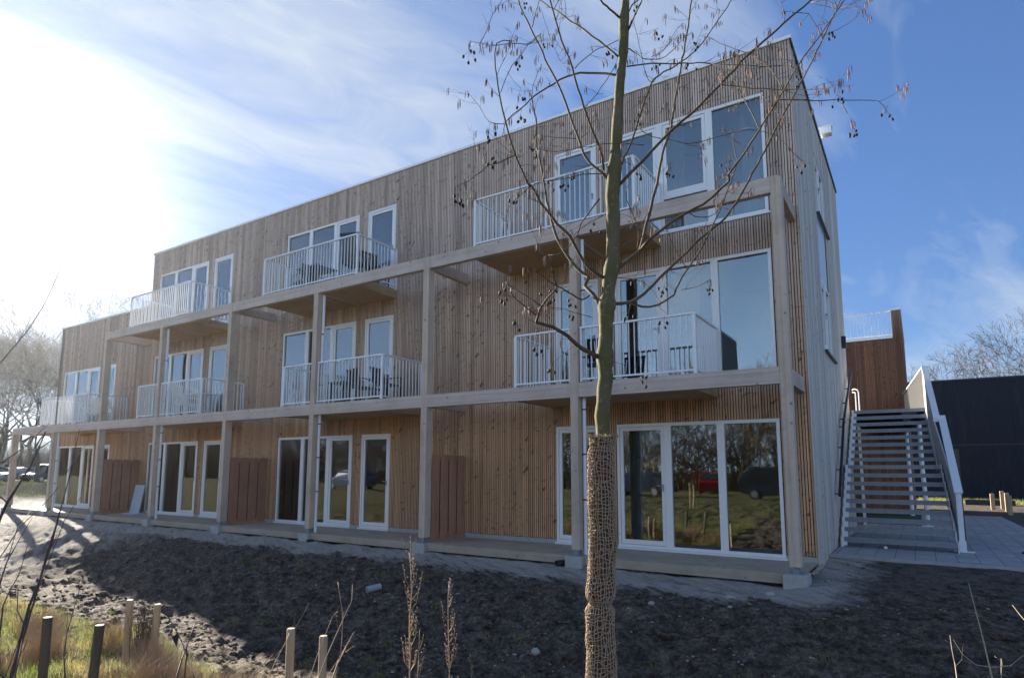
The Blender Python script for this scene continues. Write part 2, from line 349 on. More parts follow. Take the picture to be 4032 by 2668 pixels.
# measured centre lines (world metres: x, y, z, radius)
BK={"trunk":[[0.013,-6.545,-0.063,0.0441],[0.017,-6.542,0.254,0.0445],[0.025,-6.537,0.68,0.0452],[0.036,-6.53,1.175,0.0459],[0.039,-6.528,1.461,0.0463],[0.047,-6.522,1.68,0.042],[0.045,-6.524,1.799,0.0474],[0.053,-6.519,1.884,0.0457],[0.057,-6.516,1.97,0.0459],[0.067,-6.51,2.041,0.0495],[0.063,-6.512,2.098,0.0443],[0.065,-6.51,2.115,0.0466],[0.064,-6.511,2.197,0.0496],[0.073,-6.505,2.321,0.0424],[0.076,-6.503,2.446,0.0463],[0.083,-6.499,2.53,0.0452],[0.095,-6.491,2.657,0.0388],[0.109,-6.482,2.743,0.0434],[0.116,-6.478,2.828,0.0423],[0.119,-6.475,3.088,0.0418],[0.116,-6.477,3.219,0.0407],[0.124,-6.472,3.291,0.0399],[0.134,-6.465,3.415,0.0397],[0.144,-6.459,3.549,0.0373],[0.155,-6.452,3.702,0.0362],[0.167,-6.444,3.94,0.0309],[0.176,-6.438,4.069,0.0288],[0.192,-6.428,4.208,0.0298],[0.2,-6.422,4.329,0.0312],[0.204,-6.419,4.48,0.0318],[0.215,-6.413,4.614,0.0262],[0.233,-6.4,5.098,0.0207],[0.268,-6.378,5.936,0.0151],[0.308,-6.351,6.997,0.0093],[0.332,-6.335,7.739,0.0032]],"limbs":[[[0.027,-6.536,2.172,0.0162],[-0.002,-6.704,2.205,0.0141],[-0.016,-6.863,2.25,0.0121],[-0.026,-7.019,2.271,0.0102],[-0.043,-7.18,2.271,0.0083]],[[-0.043,-7.18,2.271,0.0071],[0.009,-7.226,2.33,0.0062],[0.076,-7.261,2.377,0.0054],[0.149,-7.293,2.407,0.0045],[0.164,-7.363,2.462,0.0037],[0.148,-7.453,2.548,0.0029],[0.165,-7.522,2.564,0.0021]],[[-0.043,-7.18,2.311,0.0048],[-0.062,-7.272,2.345,0.0039],[-0.073,-7.359,2.376,0.0031],[-0.066,-7.434,2.399,0.0023]],[[0.031,-7.251,2.336,0.0046],[-0.073,-7.239,2.412,0.0041],[-0.162,-7.218,2.467,0.0036],[-0.241,-7.19,2.532,0.0031]],[[0.048,-6.522,2.501,0.0137],[-0.015,-6.499,2.587,0.0132],[-0.079,-6.478,2.655,0.0126],[-0.088,-6.42,2.732,0.012],[-0.175,-6.413,2.821,0.0114],[-0.265,-6.408,2.948,0.0108],[-0.342,-6.395,3.079,0.0102],[-0.389,-6.363,3.213,0.0096],[-0.445,-6.336,3.38,0.0089],[-0.475,-6.291,3.455,0.0082],[-0.521,-6.257,3.63,0.0075],[-0.563,-6.221,3.779,0.0067],[-0.614,-6.191,3.942,0.0059],[-0.64,-6.145,4.131,0.0051],[-0.684,-6.109,4.281,0.0043],[-0.737,-6.08,4.467,0.0034]],[[-0.056,-6.47,2.596,0.0063],[-0.058,-6.562,2.545,0.0057],[-0.072,-6.661,2.549,0.0051],[-0.078,-6.754,2.561,0.0045],[-0.095,-6.855,2.571,0.0039],[-0.098,-6.947,2.58,0.0034],[-0.136,-7.062,2.626,0.0028],[-0.148,-7.159,2.624,0.0023],[-0.157,-7.254,2.598,0.0018]],[[0.061,-6.513,2.683,0.0117],[0.006,-6.614,2.733,0.0109],[-0.017,-6.693,2.806,0.0101],[-0.039,-6.772,2.894,0.0093],[-0.099,-6.876,2.988,0.0085],[-0.131,-6.962,3.063,0.0078],[-0.162,-7.046,3.16,0.0071],[-0.135,-7.093,3.112,0.0063],[-0.176,-7.184,3.277,0.0056],[-0.185,-7.255,3.406,0.005],[-0.193,-7.324,3.571,0.0043],[-0.185,-7.384,3.717,0.0037],[-0.153,-7.427,3.828,0.003],[-0.051,-7.424,3.797,0.0024]],[[0.098,-6.489,3.344,0.0098],[0.018,-6.482,3.44,0.0093],[-0.067,-6.478,3.538,0.0088],[-0.124,-6.456,3.694,0.0083],[-0.205,-6.448,3.921,0.0078],[-0.287,-6.443,4.165,0.0072],[-0.372,-6.439,4.347,0.0067],[-0.474,-6.446,4.605,0.0061],[-0.579,-6.455,4.85,0.0054],[-0.662,-6.45,5.102,0.0048],[-0.731,-6.435,5.362,0.0041]],[[0.074,-6.505,3.406,0.0084],[0.091,-6.56,3.475,0.0079],[0.068,-6.642,3.594,0.0073],[0.058,-6.714,3.675,0.0068],[0.037,-6.795,3.832,0.0063],[0.036,-6.862,3.933,0.0058],[0.01,-6.946,4.066,0.0053],[-0.009,-7.025,4.229,0.0048],[-0.014,-7.094,4.337,0.0043],[-0.018,-7.164,4.459,0.0038]],[[0.164,-6.446,4.203,0.0072],[0.023,-6.418,4.383,0.0067],[-0.131,-6.4,4.564,0.0061],[-0.268,-6.371,4.721,0.0055],[-0.386,-6.328,4.861,0.0048],[-0.516,-6.294,5.015,0.0041],[-0.684,-6.285,5.228,0.0034]],[[0.155,-6.452,4.068,0.0079],[0.02,-6.42,4.149,0.0075],[-0.134,-6.402,4.211,0.0071],[-0.256,-6.363,4.258,0.0066],[-0.389,-6.331,4.263,0.0061],[-0.551,-6.317,4.234,0.0055],[-0.659,-6.268,4.233,0.005],[-0.795,-6.238,4.198,0.0044],[-0.9,-6.187,4.192,0.0038],[-0.967,-6.112,4.161,0.0031]],[[0.18,-6.435,4.48,0.008],[0.185,-6.611,4.428,0.0068],[0.192,-6.786,4.37,0.0057],[0.177,-6.976,4.35,0.0047],[0.193,-7.144,4.339,0.0037]],[[0.15,-6.455,3.291,0.0112],[0.251,-6.46,3.368,0.0104],[0.337,-6.476,3.416,0.0096],[0.483,-6.452,3.549,0.0089],[0.598,-6.448,3.617,0.0081],[0.801,-6.387,3.811,0.0074],[0.967,-6.349,3.966,0.0067],[1.162,-6.293,4.125,0.006],[1.311,-6.267,4.23,0.0053],[1.411,-6.273,4.281,0.0046],[1.507,-6.282,4.321,0.004]],[[0.148,-6.456,2.751,0.0124],[0.201,-6.366,2.836,0.0119],[0.228,-6.293,2.896,0.0114],[0.235,-6.234,3.02,0.0109],[0.25,-6.168,3.184,0.0104],[0.284,-6.091,3.418,0.0099],[0.276,-6.041,3.479,0.0094],[0.296,-5.973,3.695,0.0088],[0.332,-5.893,3.916,0.0082],[0.356,-5.823,4.205,0.0077],[0.38,-5.752,4.462,0.007],[0.416,-5.673,4.811,0.0064],[0.433,-5.606,5.063,0.0058],[0.452,-5.539,5.322,0.0051]],[[0.225,-6.286,2.904,0.0099],[0.301,-6.346,2.927,0.0091],[0.493,-6.329,3.046,0.0084],[0.658,-6.331,3.1,0.0077],[0.818,-6.335,3.208,0.007],[0.836,-6.433,3.198,0.0063],[0.943,-6.472,3.288,0.0056],[1.035,-6.522,3.379,0.005],[1.123,-6.574,3.456,0.0044],[1.222,-6.619,3.572,0.0038],[1.377,-6.626,3.755,0.0032],[1.49,-6.662,3.862,0.0027],[1.555,-6.728,3.895,0.0022]],[[0.121,-6.474,2.514,0.0116],[0.178,-6.347,2.543,0.0111],[0.223,-6.228,2.625,0.0106],[0.285,-6.097,2.746,0.01],[0.367,-5.953,2.898,0.0094],[0.501,-5.776,3.104,0.0088],[0.642,-5.594,3.308,0.0082],[0.797,-5.402,3.683,0.0075],[0.953,-5.21,4.105,0.0068],[1.099,-5.024,4.482,0.0061],[1.234,-4.846,4.865,0.0053],[1.348,-4.681,5.218,0.0045],[1.446,-4.527,5.526,0.0036]],[[0.169,-6.323,2.546,0.0077],[0.22,-6.25,2.529,0.0073],[0.294,-6.161,2.551,0.0069],[0.371,-6.071,2.631,0.0065],[0.376,-6.028,2.677,0.0061],[0.428,-5.954,2.823,0.0057],[0.48,-5.879,2.936,0.0053],[0.559,-5.787,3.135,0.0049],[0.634,-5.698,3.378,0.0044],[0.677,-5.63,3.529,0.004],[0.707,-5.571,3.685,0.0035],[0.687,-5.544,3.773,0.003],[0.669,-5.516,3.973,0.0026]],[[0.355,-5.962,2.687,0.0033],[0.502,-5.984,2.685,0.0025],[0.603,-6.038,2.699,0.0017]],[[0.173,-6.44,3.442,0.007],[0.196,-6.305,3.668,0.0067],[0.2,-6.183,3.875,0.0063],[0.246,-6.033,4.2,0.0059],[0.269,-5.898,4.347,0.0054],[0.369,-5.713,4.509,0.0049],[0.486,-5.516,4.752,0.0043],[0.66,-5.283,5.183,0.0038],[0.713,-5.128,5.403,0.0032]],[[0.214,-6.413,4.129,0.005],[0.402,-6.469,4.049,0.0044],[0.586,-6.528,3.946,0.0038],[0.758,-6.594,3.843,0.0032],[0.89,-6.687,3.732,0.0026],[1.112,-6.721,3.619,0.0021],[1.271,-6.795,3.513,0.0017]],[[0.802,-6.386,3.806,0.0037],[0.984,-6.41,3.708,0.0032],[1.161,-6.437,3.62,0.0027],[1.299,-6.49,3.547,0.0022],[1.399,-6.568,3.478,0.0017],[1.432,-6.69,3.414,0.0013]],[[0.984,-5.429,4.148,0.0041],[1.178,-5.349,4.119,0.0036],[1.376,-5.267,4.095,0.0031],[1.494,-5.238,4.07,0.0027],[1.594,-5.22,4.041,0.0022],[1.629,-5.244,3.968,0.0018]],[[1.347,-5.31,4.082,0.0025],[1.387,-5.363,3.997,0.0021],[1.411,-5.427,3.899,0.0018],[1.441,-5.487,3.794,0.0015]],[[0.225,-6.405,4.391,0.0072],[0.312,-6.508,4.396,0.0058],[0.396,-6.613,4.381,0.0045],[0.478,-6.718,4.394,0.0033]],[[0.227,-6.404,4.509,0.0051],[0.21,-6.296,4.651,0.0045],[0.217,-6.172,4.776,0.0038],[0.23,-6.044,4.918,0.0031]],[[0.216,-6.412,4.264,0.0043],[0.295,-6.479,4.165,0.0038],[0.378,-6.544,4.05,0.0033],[0.493,-6.589,3.972,0.0028],[0.585,-6.648,3.952,0.0023],[0.662,-6.717,3.938,0.0019],[0.742,-6.784,3.921,0.0015]],[[0.067,-6.749,3.72,0.0027],[0.101,-6.647,3.854,0.0028],[0.131,-6.547,3.996,0.0028],[0.156,-6.451,4.142,0.0029]],[[0.015,-6.783,3.978,0.0033],[0.017,-6.692,4.083,0.0031],[0.056,-6.577,4.199,0.0028],[0.112,-6.45,4.31,0.0026],[0.172,-6.321,4.413,0.0024]],[[-0.211,-7.29,3.623,0.0025],[-0.222,-7.226,3.739,0.0024],[-0.223,-7.155,3.87,0.0022],[-0.209,-7.074,3.98,0.0021],[-0.193,-6.991,4.11,0.0019],[-0.162,-6.899,4.216,0.0018]],[[-0.464,-6.499,4.639,0.0037],[-0.482,-6.431,4.782,0.0033],[-0.491,-6.357,4.94,0.0028],[-0.507,-6.289,5.102,0.0023]],[[-0.192,-7.158,3.293,0.003],[-0.201,-7.283,3.209,0.0025],[-0.217,-7.414,3.119,0.0021],[-0.217,-7.534,3.011,0.0016],[-0.225,-7.658,2.913,0.0012]],[[0.296,-6.359,3.577,0.0028],[0.22,-6.481,3.553,0.0026],[0.126,-6.614,3.52,0.0023],[0.049,-6.737,3.461,0.002],[-0.072,-6.888,3.403,0.0018],[-0.121,-6.992,3.387,0.0016]],[[-0.117,-6.51,3.676,0.0029],[-0.281,-6.498,3.74,0.0022],[-0.435,-6.48,3.805,0.0015]],[[0.234,-6.28,3.756,0.0032],[0.317,-6.265,3.668,0.003],[0.428,-6.232,3.632,0.0028],[0.546,-6.195,3.587,0.0025],[0.683,-6.145,3.605,0.0023],[0.819,-6.096,3.632,0.0021],[0.91,-6.076,3.631,0.0019],[1.039,-6.031,3.577,0.0017],[1.109,-6.025,3.481,0.0015],[1.184,-6.015,3.37,0.0013]],[[0.11,-5.883,4.18,0.0024],[0.19,-5.871,4.319,0.0021],[0.174,-5.921,4.144,0.0018],[0.16,-5.97,4.013,0.0016]],[[1.027,-5.52,4.164,0.004],[0.968,-5.439,4.34,0.0037],[0.891,-5.37,4.501,0.0033],[0.752,-5.342,4.656,0.0029],[0.606,-5.318,4.792,0.0025],[0.462,-5.293,4.932,0.0021]],[[0.895,-5.727,3.802,0.0045],[0.835,-5.646,3.986,0.0039],[0.743,-5.587,4.238,0.0034],[0.677,-5.511,4.427,0.0028],[0.617,-5.43,4.634,0.0022]],[[1.009,-5.412,3.987,0.0031],[0.916,-5.394,4.158,0.0027],[0.797,-5.392,4.356,0.0023],[0.674,-5.393,4.569,0.0018]],[[-0.176,-7.268,3.428,0.0022],[-0.32,-7.242,3.502,0.002],[-0.424,-7.191,3.653,0.0017],[-0.551,-7.154,3.817,0.0014]],[[0.088,-6.496,3.38,0.0037],[-0.009,-6.659,3.329,0.0033],[-0.108,-6.823,3.254,0.0029],[-0.173,-6.966,3.189,0.0025],[-0.228,-7.102,3.052,0.0021],[-0.214,-7.193,2.974,0.0018],[-0.187,-7.275,2.854,0.0015]],[[0.051,-6.52,3.21,0.0056],[-0.021,-6.507,3.152,0.0051],[-0.093,-6.495,3.084,0.0045],[-0.138,-6.464,3.023,0.004],[-0.212,-6.453,2.96,0.0034],[-0.294,-6.448,2.924,0.0028],[-0.378,-6.443,2.932,0.0022]],[[0.07,-6.507,3.096,0.0033],[-0.065,-6.476,3.075,0.0027],[-0.182,-6.434,3.042,0.002]],[[0.159,-6.449,2.975,0.0042],[0.183,-6.353,3.028,0.0035],[0.224,-6.247,3.099,0.0028],[0.246,-6.153,3.218,0.0021]],[[0.161,-6.448,2.889,0.0042],[0.184,-6.313,2.97,0.0031],[0.184,-6.194,3.044,0.002]],[[0.211,-6.295,2.917,0.0037],[0.25,-6.366,3.009,0.0032],[0.24,-6.468,3.106,0.0028],[0.245,-6.56,3.199,0.0024],[0.317,-6.608,3.306,0.002],[0.304,-6.713,3.43,0.0016]],[[0.425,-5.915,2.834,0.003],[0.389,-6.019,2.93,0.0024],[0.356,-6.12,3.05,0.0019],[0.364,-6.195,3.068,0.0014]],[[0.642,-6.61,2.946,0.0033],[0.667,-6.434,2.979,0.0029],[0.705,-6.25,3.051,0.0024],[0.716,-6.083,3.213,0.002]],[[-0.001,-6.554,2.425,0.0027],[-0.039,-6.659,2.433,0.0022],[-0.088,-6.771,2.44,0.0018],[-0.148,-6.89,2.442,0.0013]],[[0.14,-6.461,2.683,0.003],[0.2,-6.303,2.697,0.0025],[0.228,-6.165,2.693,0.002],[0.257,-6.026,2.623,0.0015]],[[0.229,-5.805,4.425,0.0029],[0.206,-5.916,4.289,0.0026],[0.195,-6.018,4.317,0.0023],[0.203,-6.109,4.401,0.002],[0.211,-6.199,4.492,0.0018],[0.212,-6.295,4.548,0.0015]],[[1.302,-6.177,4.278,0.0031],[1.387,-6.211,4.226,0.0026],[1.467,-6.248,4.125,0.0021],[1.544,-6.287,4.058,0.0016],[1.587,-6.349,3.952,0.0012]],[[1.187,-6.133,4.287,0.0027],[1.271,-6.038,4.305,0.0023],[1.304,-5.976,4.251,0.0018],[1.319,-5.926,4.223,0.0014]],[[1.144,-6.161,4.217,0.0029],[1.132,-6.049,4.366,0.0026],[1.093,-5.955,4.537,0.0022],[1.06,-5.858,4.694,0.0018]],[[1.482,-6.537,3.926,0.0021],[1.544,-6.557,3.916,0.0016],[1.605,-6.576,3.935,0.0011]],[[-0.26,-6.365,4.721,0.0025],[-0.29,-6.325,4.895,0.0021],[-0.337,-6.296,5.03,0.0016]],[[-0.188,-6.677,4.545,0.0029],[-0.205,-6.568,4.712,0.0018]],[[-0.383,-6.566,4.494,0.0036],[-0.378,-6.682,4.362,0.0031],[-0.413,-6.825,4.289,0.0027],[-0.43,-6.956,4.207,0.0022],[-0.444,-7.084,4.134,0.0018],[-0.48,-7.228,4.088,0.0013]],[[-0.543,-7.03,4.225,0.0025],[-0.551,-6.945,4.373,0.0023],[-0.566,-6.865,4.535,0.0021],[-0.556,-6.769,4.691,0.0018],[-0.582,-6.696,4.832,0.0015]],[[0.008,-6.787,3.986,0.0025],[-0.168,-6.664,4.197,0.002],[-0.367,-6.555,4.713,0.0015]],[[-0.593,-6.225,4.076,0.0026],[-0.643,-6.198,4.371,0.0022],[-0.609,-6.116,4.621,0.0017]],[[0.453,-6.615,3.989,0.0021],[0.5,-6.504,4.088,0.0019],[0.537,-6.4,4.253,0.0016],[0.561,-6.305,4.368,0.0013]]],"cones":[[-0.543,-7.149,4.09],[-0.428,-6.356,4.575],[-0.223,-7.059,3.985],[-0.623,-6.364,4.972],[-0.226,-7.061,3.729],[-0.266,-7.326,3.389],[-0.167,-7.142,3.535],[-0.56,-6.323,3.784],[-0.238,-7.308,3.224],[-0.524,-6.419,3.761],[-0.133,-6.521,3.428],[-0.184,-6.555,3.373],[0.351,-6.203,4.433],[0.067,-6.39,4.297],[0.305,-6.114,4.262],[0.201,-6.182,4.735],[0.483,-5.878,4.371],[0.149,-6.097,3.963],[0.235,-6.279,3.43],[0.378,-6.066,3.517],[0.751,-5.701,4.452],[1.325,-5.324,4.576],[1.11,-5.346,4.311],[1.364,-5.538,3.99],[1.638,-5.238,3.93],[1.44,-5.368,3.805],[1.131,-5.691,3.479],[0.66,-5.761,3.597],[-0.312,-6.997,3.126],[-0.224,-7.658,2.855],[-0.132,-7.358,2.414],[0.012,-7.144,2.444],[-0.109,-6.864,2.49],[-0.109,-6.625,2.538],[0.288,-6.005,2.705],[0.137,-6.464,3.351],[-0.049,-7.184,2.13],[-0.141,-7.244,2.274],[-0.173,-6.786,2.065],[0.157,-6.331,2.472],[0.316,-6.107,2.463],[0.601,-6.039,2.656],[0.25,-6.27,2.053],[-0.465,-6.261,3.532],[-0.117,-6.63,2.454],[-0.022,-6.448,3.084],[0.514,-5.737,4.574]],"stems":[["willow",[[-1.204,-9.263,1.703,0.0017],[-1.228,-9.19,1.86,0.0016],[-1.249,-9.11,1.995,0.0014],[-1.272,-9.04,2.155,0.0011],[-1.298,-8.982,2.351,0.0009]]],["willow",[[-0.796,-9.301,1.232,0.0034],[-0.817,-9.28,1.304,0.0031],[-0.837,-9.258,1.352,0.0028],[-0.855,-9.232,1.393,0.0024],[-0.873,-9.204,1.438,0.0021],[-0.89,-9.175,1.493,0.0017],[-0.905,-9.142,1.592,0.0014]]],["willow",[[-0.799,-9.309,1.472,0.0014],[-0.824,-9.26,1.506,0.0012],[-0.848,-9.212,1.543,0.001],[-0.873,-9.167,1.594,0.0008],[-0.902,-9.134,1.622,0.0006]]],["thorn",[[-1.034,-9.075,1.013,0.0031],[-1.05,-9.036,1.169,0.0028],[-1.072,-9.013,1.261,0.0025],[-1.092,-8.987,1.369,0.0021],[-1.113,-8.961,1.481,0.0017],[-1.136,-8.941,1.584,0.0013],[-1.161,-8.926,1.624,0.0009]]],["thorn",[[-1.244,-9.067,1.244,0.0017],[-1.261,-9.005,1.302,0.0015],[-1.28,-8.95,1.364,0.0013],[-1.299,-8.898,1.455,0.0012],[-1.318,-8.847,1.537,0.001],[-1.342,-8.81,1.584,0.0008]]],["thorn",[[-1.194,-8.937,1.263,0.0014],[-1.24,-8.887,1.315,0.0011],[-1.285,-8.835,1.36,0.0009],[-1.332,-8.787,1.402,0.0006]]],["thorn",[[-1.247,-9.074,1.249,0.0012],[-1.327,-9.022,1.27,0.0009],[-1.409,-8.976,1.295,0.0005]]],["willow",[[-0.864,-9.193,0.772,0.0035],[-0.884,-9.168,0.882,0.0032],[-0.903,-9.143,0.998,0.0028],[-0.92,-9.111,1.079,0.0024],[-0.94,-9.088,1.171,0.002],[-0.958,-9.061,1.262,0.0016],[-0.98,-9.043,1.319,0.0012]]],["thorn",[[-1.268,-8.856,0.629,0.0031],[-1.308,-8.85,0.71,0.0027],[-1.341,-8.831,0.786,0.0023],[-1.37,-8.801,0.869,0.0019],[-1.397,-8.768,0.968,0.0014],[-1.425,-8.736,1.054,0.001]]],["willow",[[-0.594,-9.328,0.989,0.0016],[-0.628,-9.315,1.059,0.0014],[-0.659,-9.295,1.084,0.0011],[-0.685,-9.26,1.141,0.0009],[-0.714,-9.236,1.218,0.0007]]],["willow",[[-0.767,-9.217,0.795,0.0014],[-0.812,-9.189,0.897,0.0011],[-0.857,-9.161,0.972,0.0009],[-0.902,-9.133,1.069,0.0006]]],["willow",[[-0.409,-9.404,1.161,0.001],[-0.447,-9.38,1.206,0.0009],[-0.481,-9.345,1.259,0.0007],[-0.513,-9.304,1.322,0.0005]]],["bramble",[[-1.241,-8.366,0.489,0.0032],[-1.275,-8.343,0.599,0.0028],[-1.332,-8.359,0.692,0.0023],[-1.393,-8.383,0.773,0.0018],[-1.444,-8.391,0.844,0.0013],[-1.487,-8.384,0.915,0.0008]]],["bramble",[[-1.259,-8.397,0.494,0.004],[-1.307,-8.344,0.569,0.0032],[-1.349,-8.282,0.659,0.0025],[-1.399,-8.233,0.704,0.0016]]],["bramble",[[-1.215,-8.323,0.483,0.003],[-1.292,-8.319,0.556,0.0026],[-1.362,-8.303,0.601,0.0021],[-1.424,-8.274,0.621,0.0016]]],["reed",[[-0.926,-8.252,0.53,0.0019],[-0.904,-8.157,0.58,0.0018],[-0.901,-8.091,0.628,0.0016],[-0.896,-8.024,0.709,0.0013],[-0.902,-7.971,0.769,0.0011],[-0.919,-7.932,0.802,0.0009]]],["reed",[[-0.877,-8.185,0.521,0.002],[-0.907,-8.119,0.58,0.0017],[-0.932,-8.048,0.644,0.0014],[-0.974,-7.998,0.668,0.0011]]],["reed",[[-0.811,-7.947,0.471,0.0027],[-0.819,-7.896,0.552,0.0024],[-0.823,-7.842,0.631,0.0021],[-0.826,-7.786,0.714,0.0018],[-0.827,-7.73,0.795,0.0015],[-0.855,-7.702,0.87,0.0011]]],["reed",[[-0.767,-7.898,0.466,0.0027],[-0.775,-7.847,0.562,0.0024],[-0.799,-7.815,0.655,0.0021],[-0.83,-7.791,0.752,0.0018],[-0.873,-7.779,0.852,0.0015],[-0.906,-7.757,0.884,0.0011]]],["reed",[[-0.913,-7.912,0.448,0.0017],[-0.927,-7.851,0.55,0.0015],[-0.943,-7.792,0.63,0.0013],[-0.961,-7.735,0.699,0.0011],[-0.981,-7.681,0.714,0.0009]]],["reed",[[-0.862,-7.853,0.438,0.0017],[-0.879,-7.771,0.492,0.0015],[-0.893,-7.687,0.567,0.0012],[-0.921,-7.617,0.604,0.0009]]],["reed",[[-0.835,-7.824,0.47,0.0015],[-0.875,-7.717,0.528,0.0012],[-0.919,-7.616,0.531,0.0009]]],["seedA",[[-0.699,-7.412,0.28,0.0039],[-0.721,-7.39,0.382,0.0037],[-0.743,-7.368,0.486,0.0034],[-0.767,-7.349,0.594,0.0031],[-0.785,-7.323,0.675,0.0028],[-0.802,-7.297,0.788,0.0025],[-0.83,-7.28,0.934,0.0022],[-0.856,-7.262,0.985,0.0019]]],["seedB",[[-0.535,-7.277,0.273,0.003],[-0.563,-7.244,0.4,0.0028],[-0.594,-7.213,0.503,0.0025],[-0.624,-7.182,0.61,0.0022],[-0.652,-7.149,0.751,0.0018],[-0.675,-7.112,0.816,0.0015]]],["seedC",[[-0.731,-7.307,0.245,0.0021],[-0.781,-7.253,0.337,0.0019],[-0.826,-7.194,0.435,0.0016],[-0.873,-7.137,0.526,0.0013]]],["sapling",[[1.848,-7.127,0.659,0.0031],[1.838,-7.091,0.749,0.0028],[1.83,-7.054,0.82,0.0024],[1.821,-7.018,0.889,0.002],[1.812,-6.981,0.955,0.0016],[1.802,-6.945,1.029,0.0012]]],["sapling2",[[1.742,-6.923,0.583,0.0021],[1.738,-6.859,0.677,0.0017],[1.732,-6.795,0.739,0.0013],[1.731,-6.731,0.773,0.0008]]],["sapling2",[[1.87,-7.029,0.645,0.0016],[1.894,-6.844,0.698,0.0009]]],["sapling2",[[1.944,-7.335,0.952,0.0011],[1.93,-7.25,0.969,0.0009],[1.915,-7.164,0.992,0.0006]]]],"stakes":[[-4.742,-7.534,0.189],[-4.082,-7.415,0.187],[-5.588,-6.418,0.061],[-5.34,-6.248,0.015],[-3.228,-6.168,0.029],[-2.985,-5.998,-0.037]]}
SUN_E=5.0; SKY_S=.05; EXPO=2.2; DUST=.05; GAM=.66; VEIL=.18; HZD=.00014; CLF=.8; ZTOP=1.675
CLD=(.55,1.5,1.6,.47,1.25,2.2,19.4); CB=(3.0,3.35,3.8,.6); SKT=(.50,.73,1.20); HALO=7.; OPP=9.5

# ------------------------------------------------------------------ terrain
def smooth(a,b,x):
    t=max(0,min(1,(x-a)/(b-a))); return t*t*(3-2*t)
KP=[(-400,.1),(-40,.0),(-20,-.12),(-12,-.2),(-9,-.3),(-7,-.5),(-5.6,-.78),(-4.4,-.92),(-3.4,-.86),(-2.3,-.56),(-1.4,-.30),(-.7,-.22),(0,-.18),(1.5,-.18),(2.6,-.055),(12,-.055),(28,-.05),(40,0),(400,.3)]
def prof(y):
    for (a,ha),(b,hb) in zip(KP,KP[1:]):
        if y<=b: 
            t=(y-a)/(b-a); return ha+(hb-ha)*t
    return KP[-1][1]
def hgt(x,y,fine=True):
    h=prof(y)
    if x>-1:
        k=smooth(-1,5,x); h=h*(1-.35*k)
    if x<-28: k=smooth(-28,-60,x) if False else smooth(28,60,-x); h=h*(1-k)+(.05+.25*smooth(50,75,-x))*k
    if not fine: return h
    near=1-smooth(10,40,math.hypot(x+4,y+4))
    if near>0:
        sand=smooth(-1.9,-1.0,y)
        under=smooth(2.2,2.8,y) if x>.5 else smooth(.3,1.5,y)
        a=(.085-.055*sand)*(1-.8*under)
        v=Vector((x,y,0))
        h+=near*a*(noise.fractal(v*1.3,1,2,5)*1.2)
        # raked ridges running obliquely down the slope
        s=Vector((x*1.1-y*.55,x*2.6+y*4.6,0))
        h+=near*(.055-.032*sand)*(1-.9*under)*noise.fractal(s*.9,.9,2,4)
        h+=near*(.030-.018*sand)*(1-.9*under)*noise.fractal(v*6,1,2,4)
        # trench below the drain pipe
        d=abs((x+6.25)*.84+(y+2.6)*(-.55)); along=(x+6.25)*.55+(y+2.6)*.84
        h-=.16*math.exp(-(d/.16)**2)*math.exp(-(along/.55)**2)
    return h
def axis(segs):
    o=[segs[0][0]]
    for a,b,st in segs:
        n=max(1,int(abs(b-a)/st)); o+=[a+(b-a)*(i+1)/n for i in range(n)]
    return o
def geo(a,b,n): return [a*(b/a)**(i/n) for i in range(n+1)]
XS=[-v for v in reversed(geo(40,420,14)[1:])]+axis([(-40,-22,.35),(-22,-12,.11),(-12,4.6,.045),(4.6,8,.2),(8,30,1.)])+geo(30,420,12)[1:]
YS=[-v for v in reversed(geo(20,420,14)[1:])]+axis([(-20,-9,.4),(-9,-6,.1),(-6,.2,.035),(.2,3.2,.05),(3.2,30,.9)])+geo(30,420,12)[1:]
v=[];f=[];nx=len(XS)
for y in YS:
    for x in XS: v.append((x,y,hgt(x,y)))
for j in range(len(YS)-1):
    for i in range(nx-1):
        a=j*nx+i; f.append((a,a+1,a+nx+1,a+nx))
g=MB(); g.v=v; g.f=f
tag(g.build('ground',M['ground'],smooth=True),kind='structure')
# paved path at the end wall
def slab(name,poly,z0,z1,mat):
    b=MB(); n=len(poly); b._a([(x,y,z0) for x,y in poly]+[(x,y,z1) for x,y in poly])
    b.f.append(tuple(range(n,2*n))); b.f.append(tuple(reversed(range(n))))
    for i in range(n): j=(i+1)%n; b.f.append((i,j,n+j,n+i))
    return b.build(name,mat)
tag(slab('pavement',[(.24,2.88),(2.44,2.68),(9,2.2),(9,10.4),(3.92,12.3),(3.84,17.1),(1.6,17.2),(1.6,11.25),(.24,11.25)],-.2,0,M['paving']),kind='structure')
k=MB(); 
for a,b in (((.22,2.85),(2.44,2.65)),((2.44,2.65),(9,2.17))): k.beam((*a,-.08),(*b,-.08),.06,.17)
tag(k.build('pavement_kerb',M['concrete']),kind='structure')

# ------------------------------------------------------------------ apartment building
B=thing('apartment_building','long timber clad apartment block with balconies and white framed windows','building',(-13.5,5,0))
PX=[-27.889,-24.42,-21.04,-17.57,-14.07,-10.555,-7.035,-3.52,0.0]; PW=.153; PD=.2
WY=1.433; XC=.208; XW3=-21.02; XW2=-27.93; YB=8.83
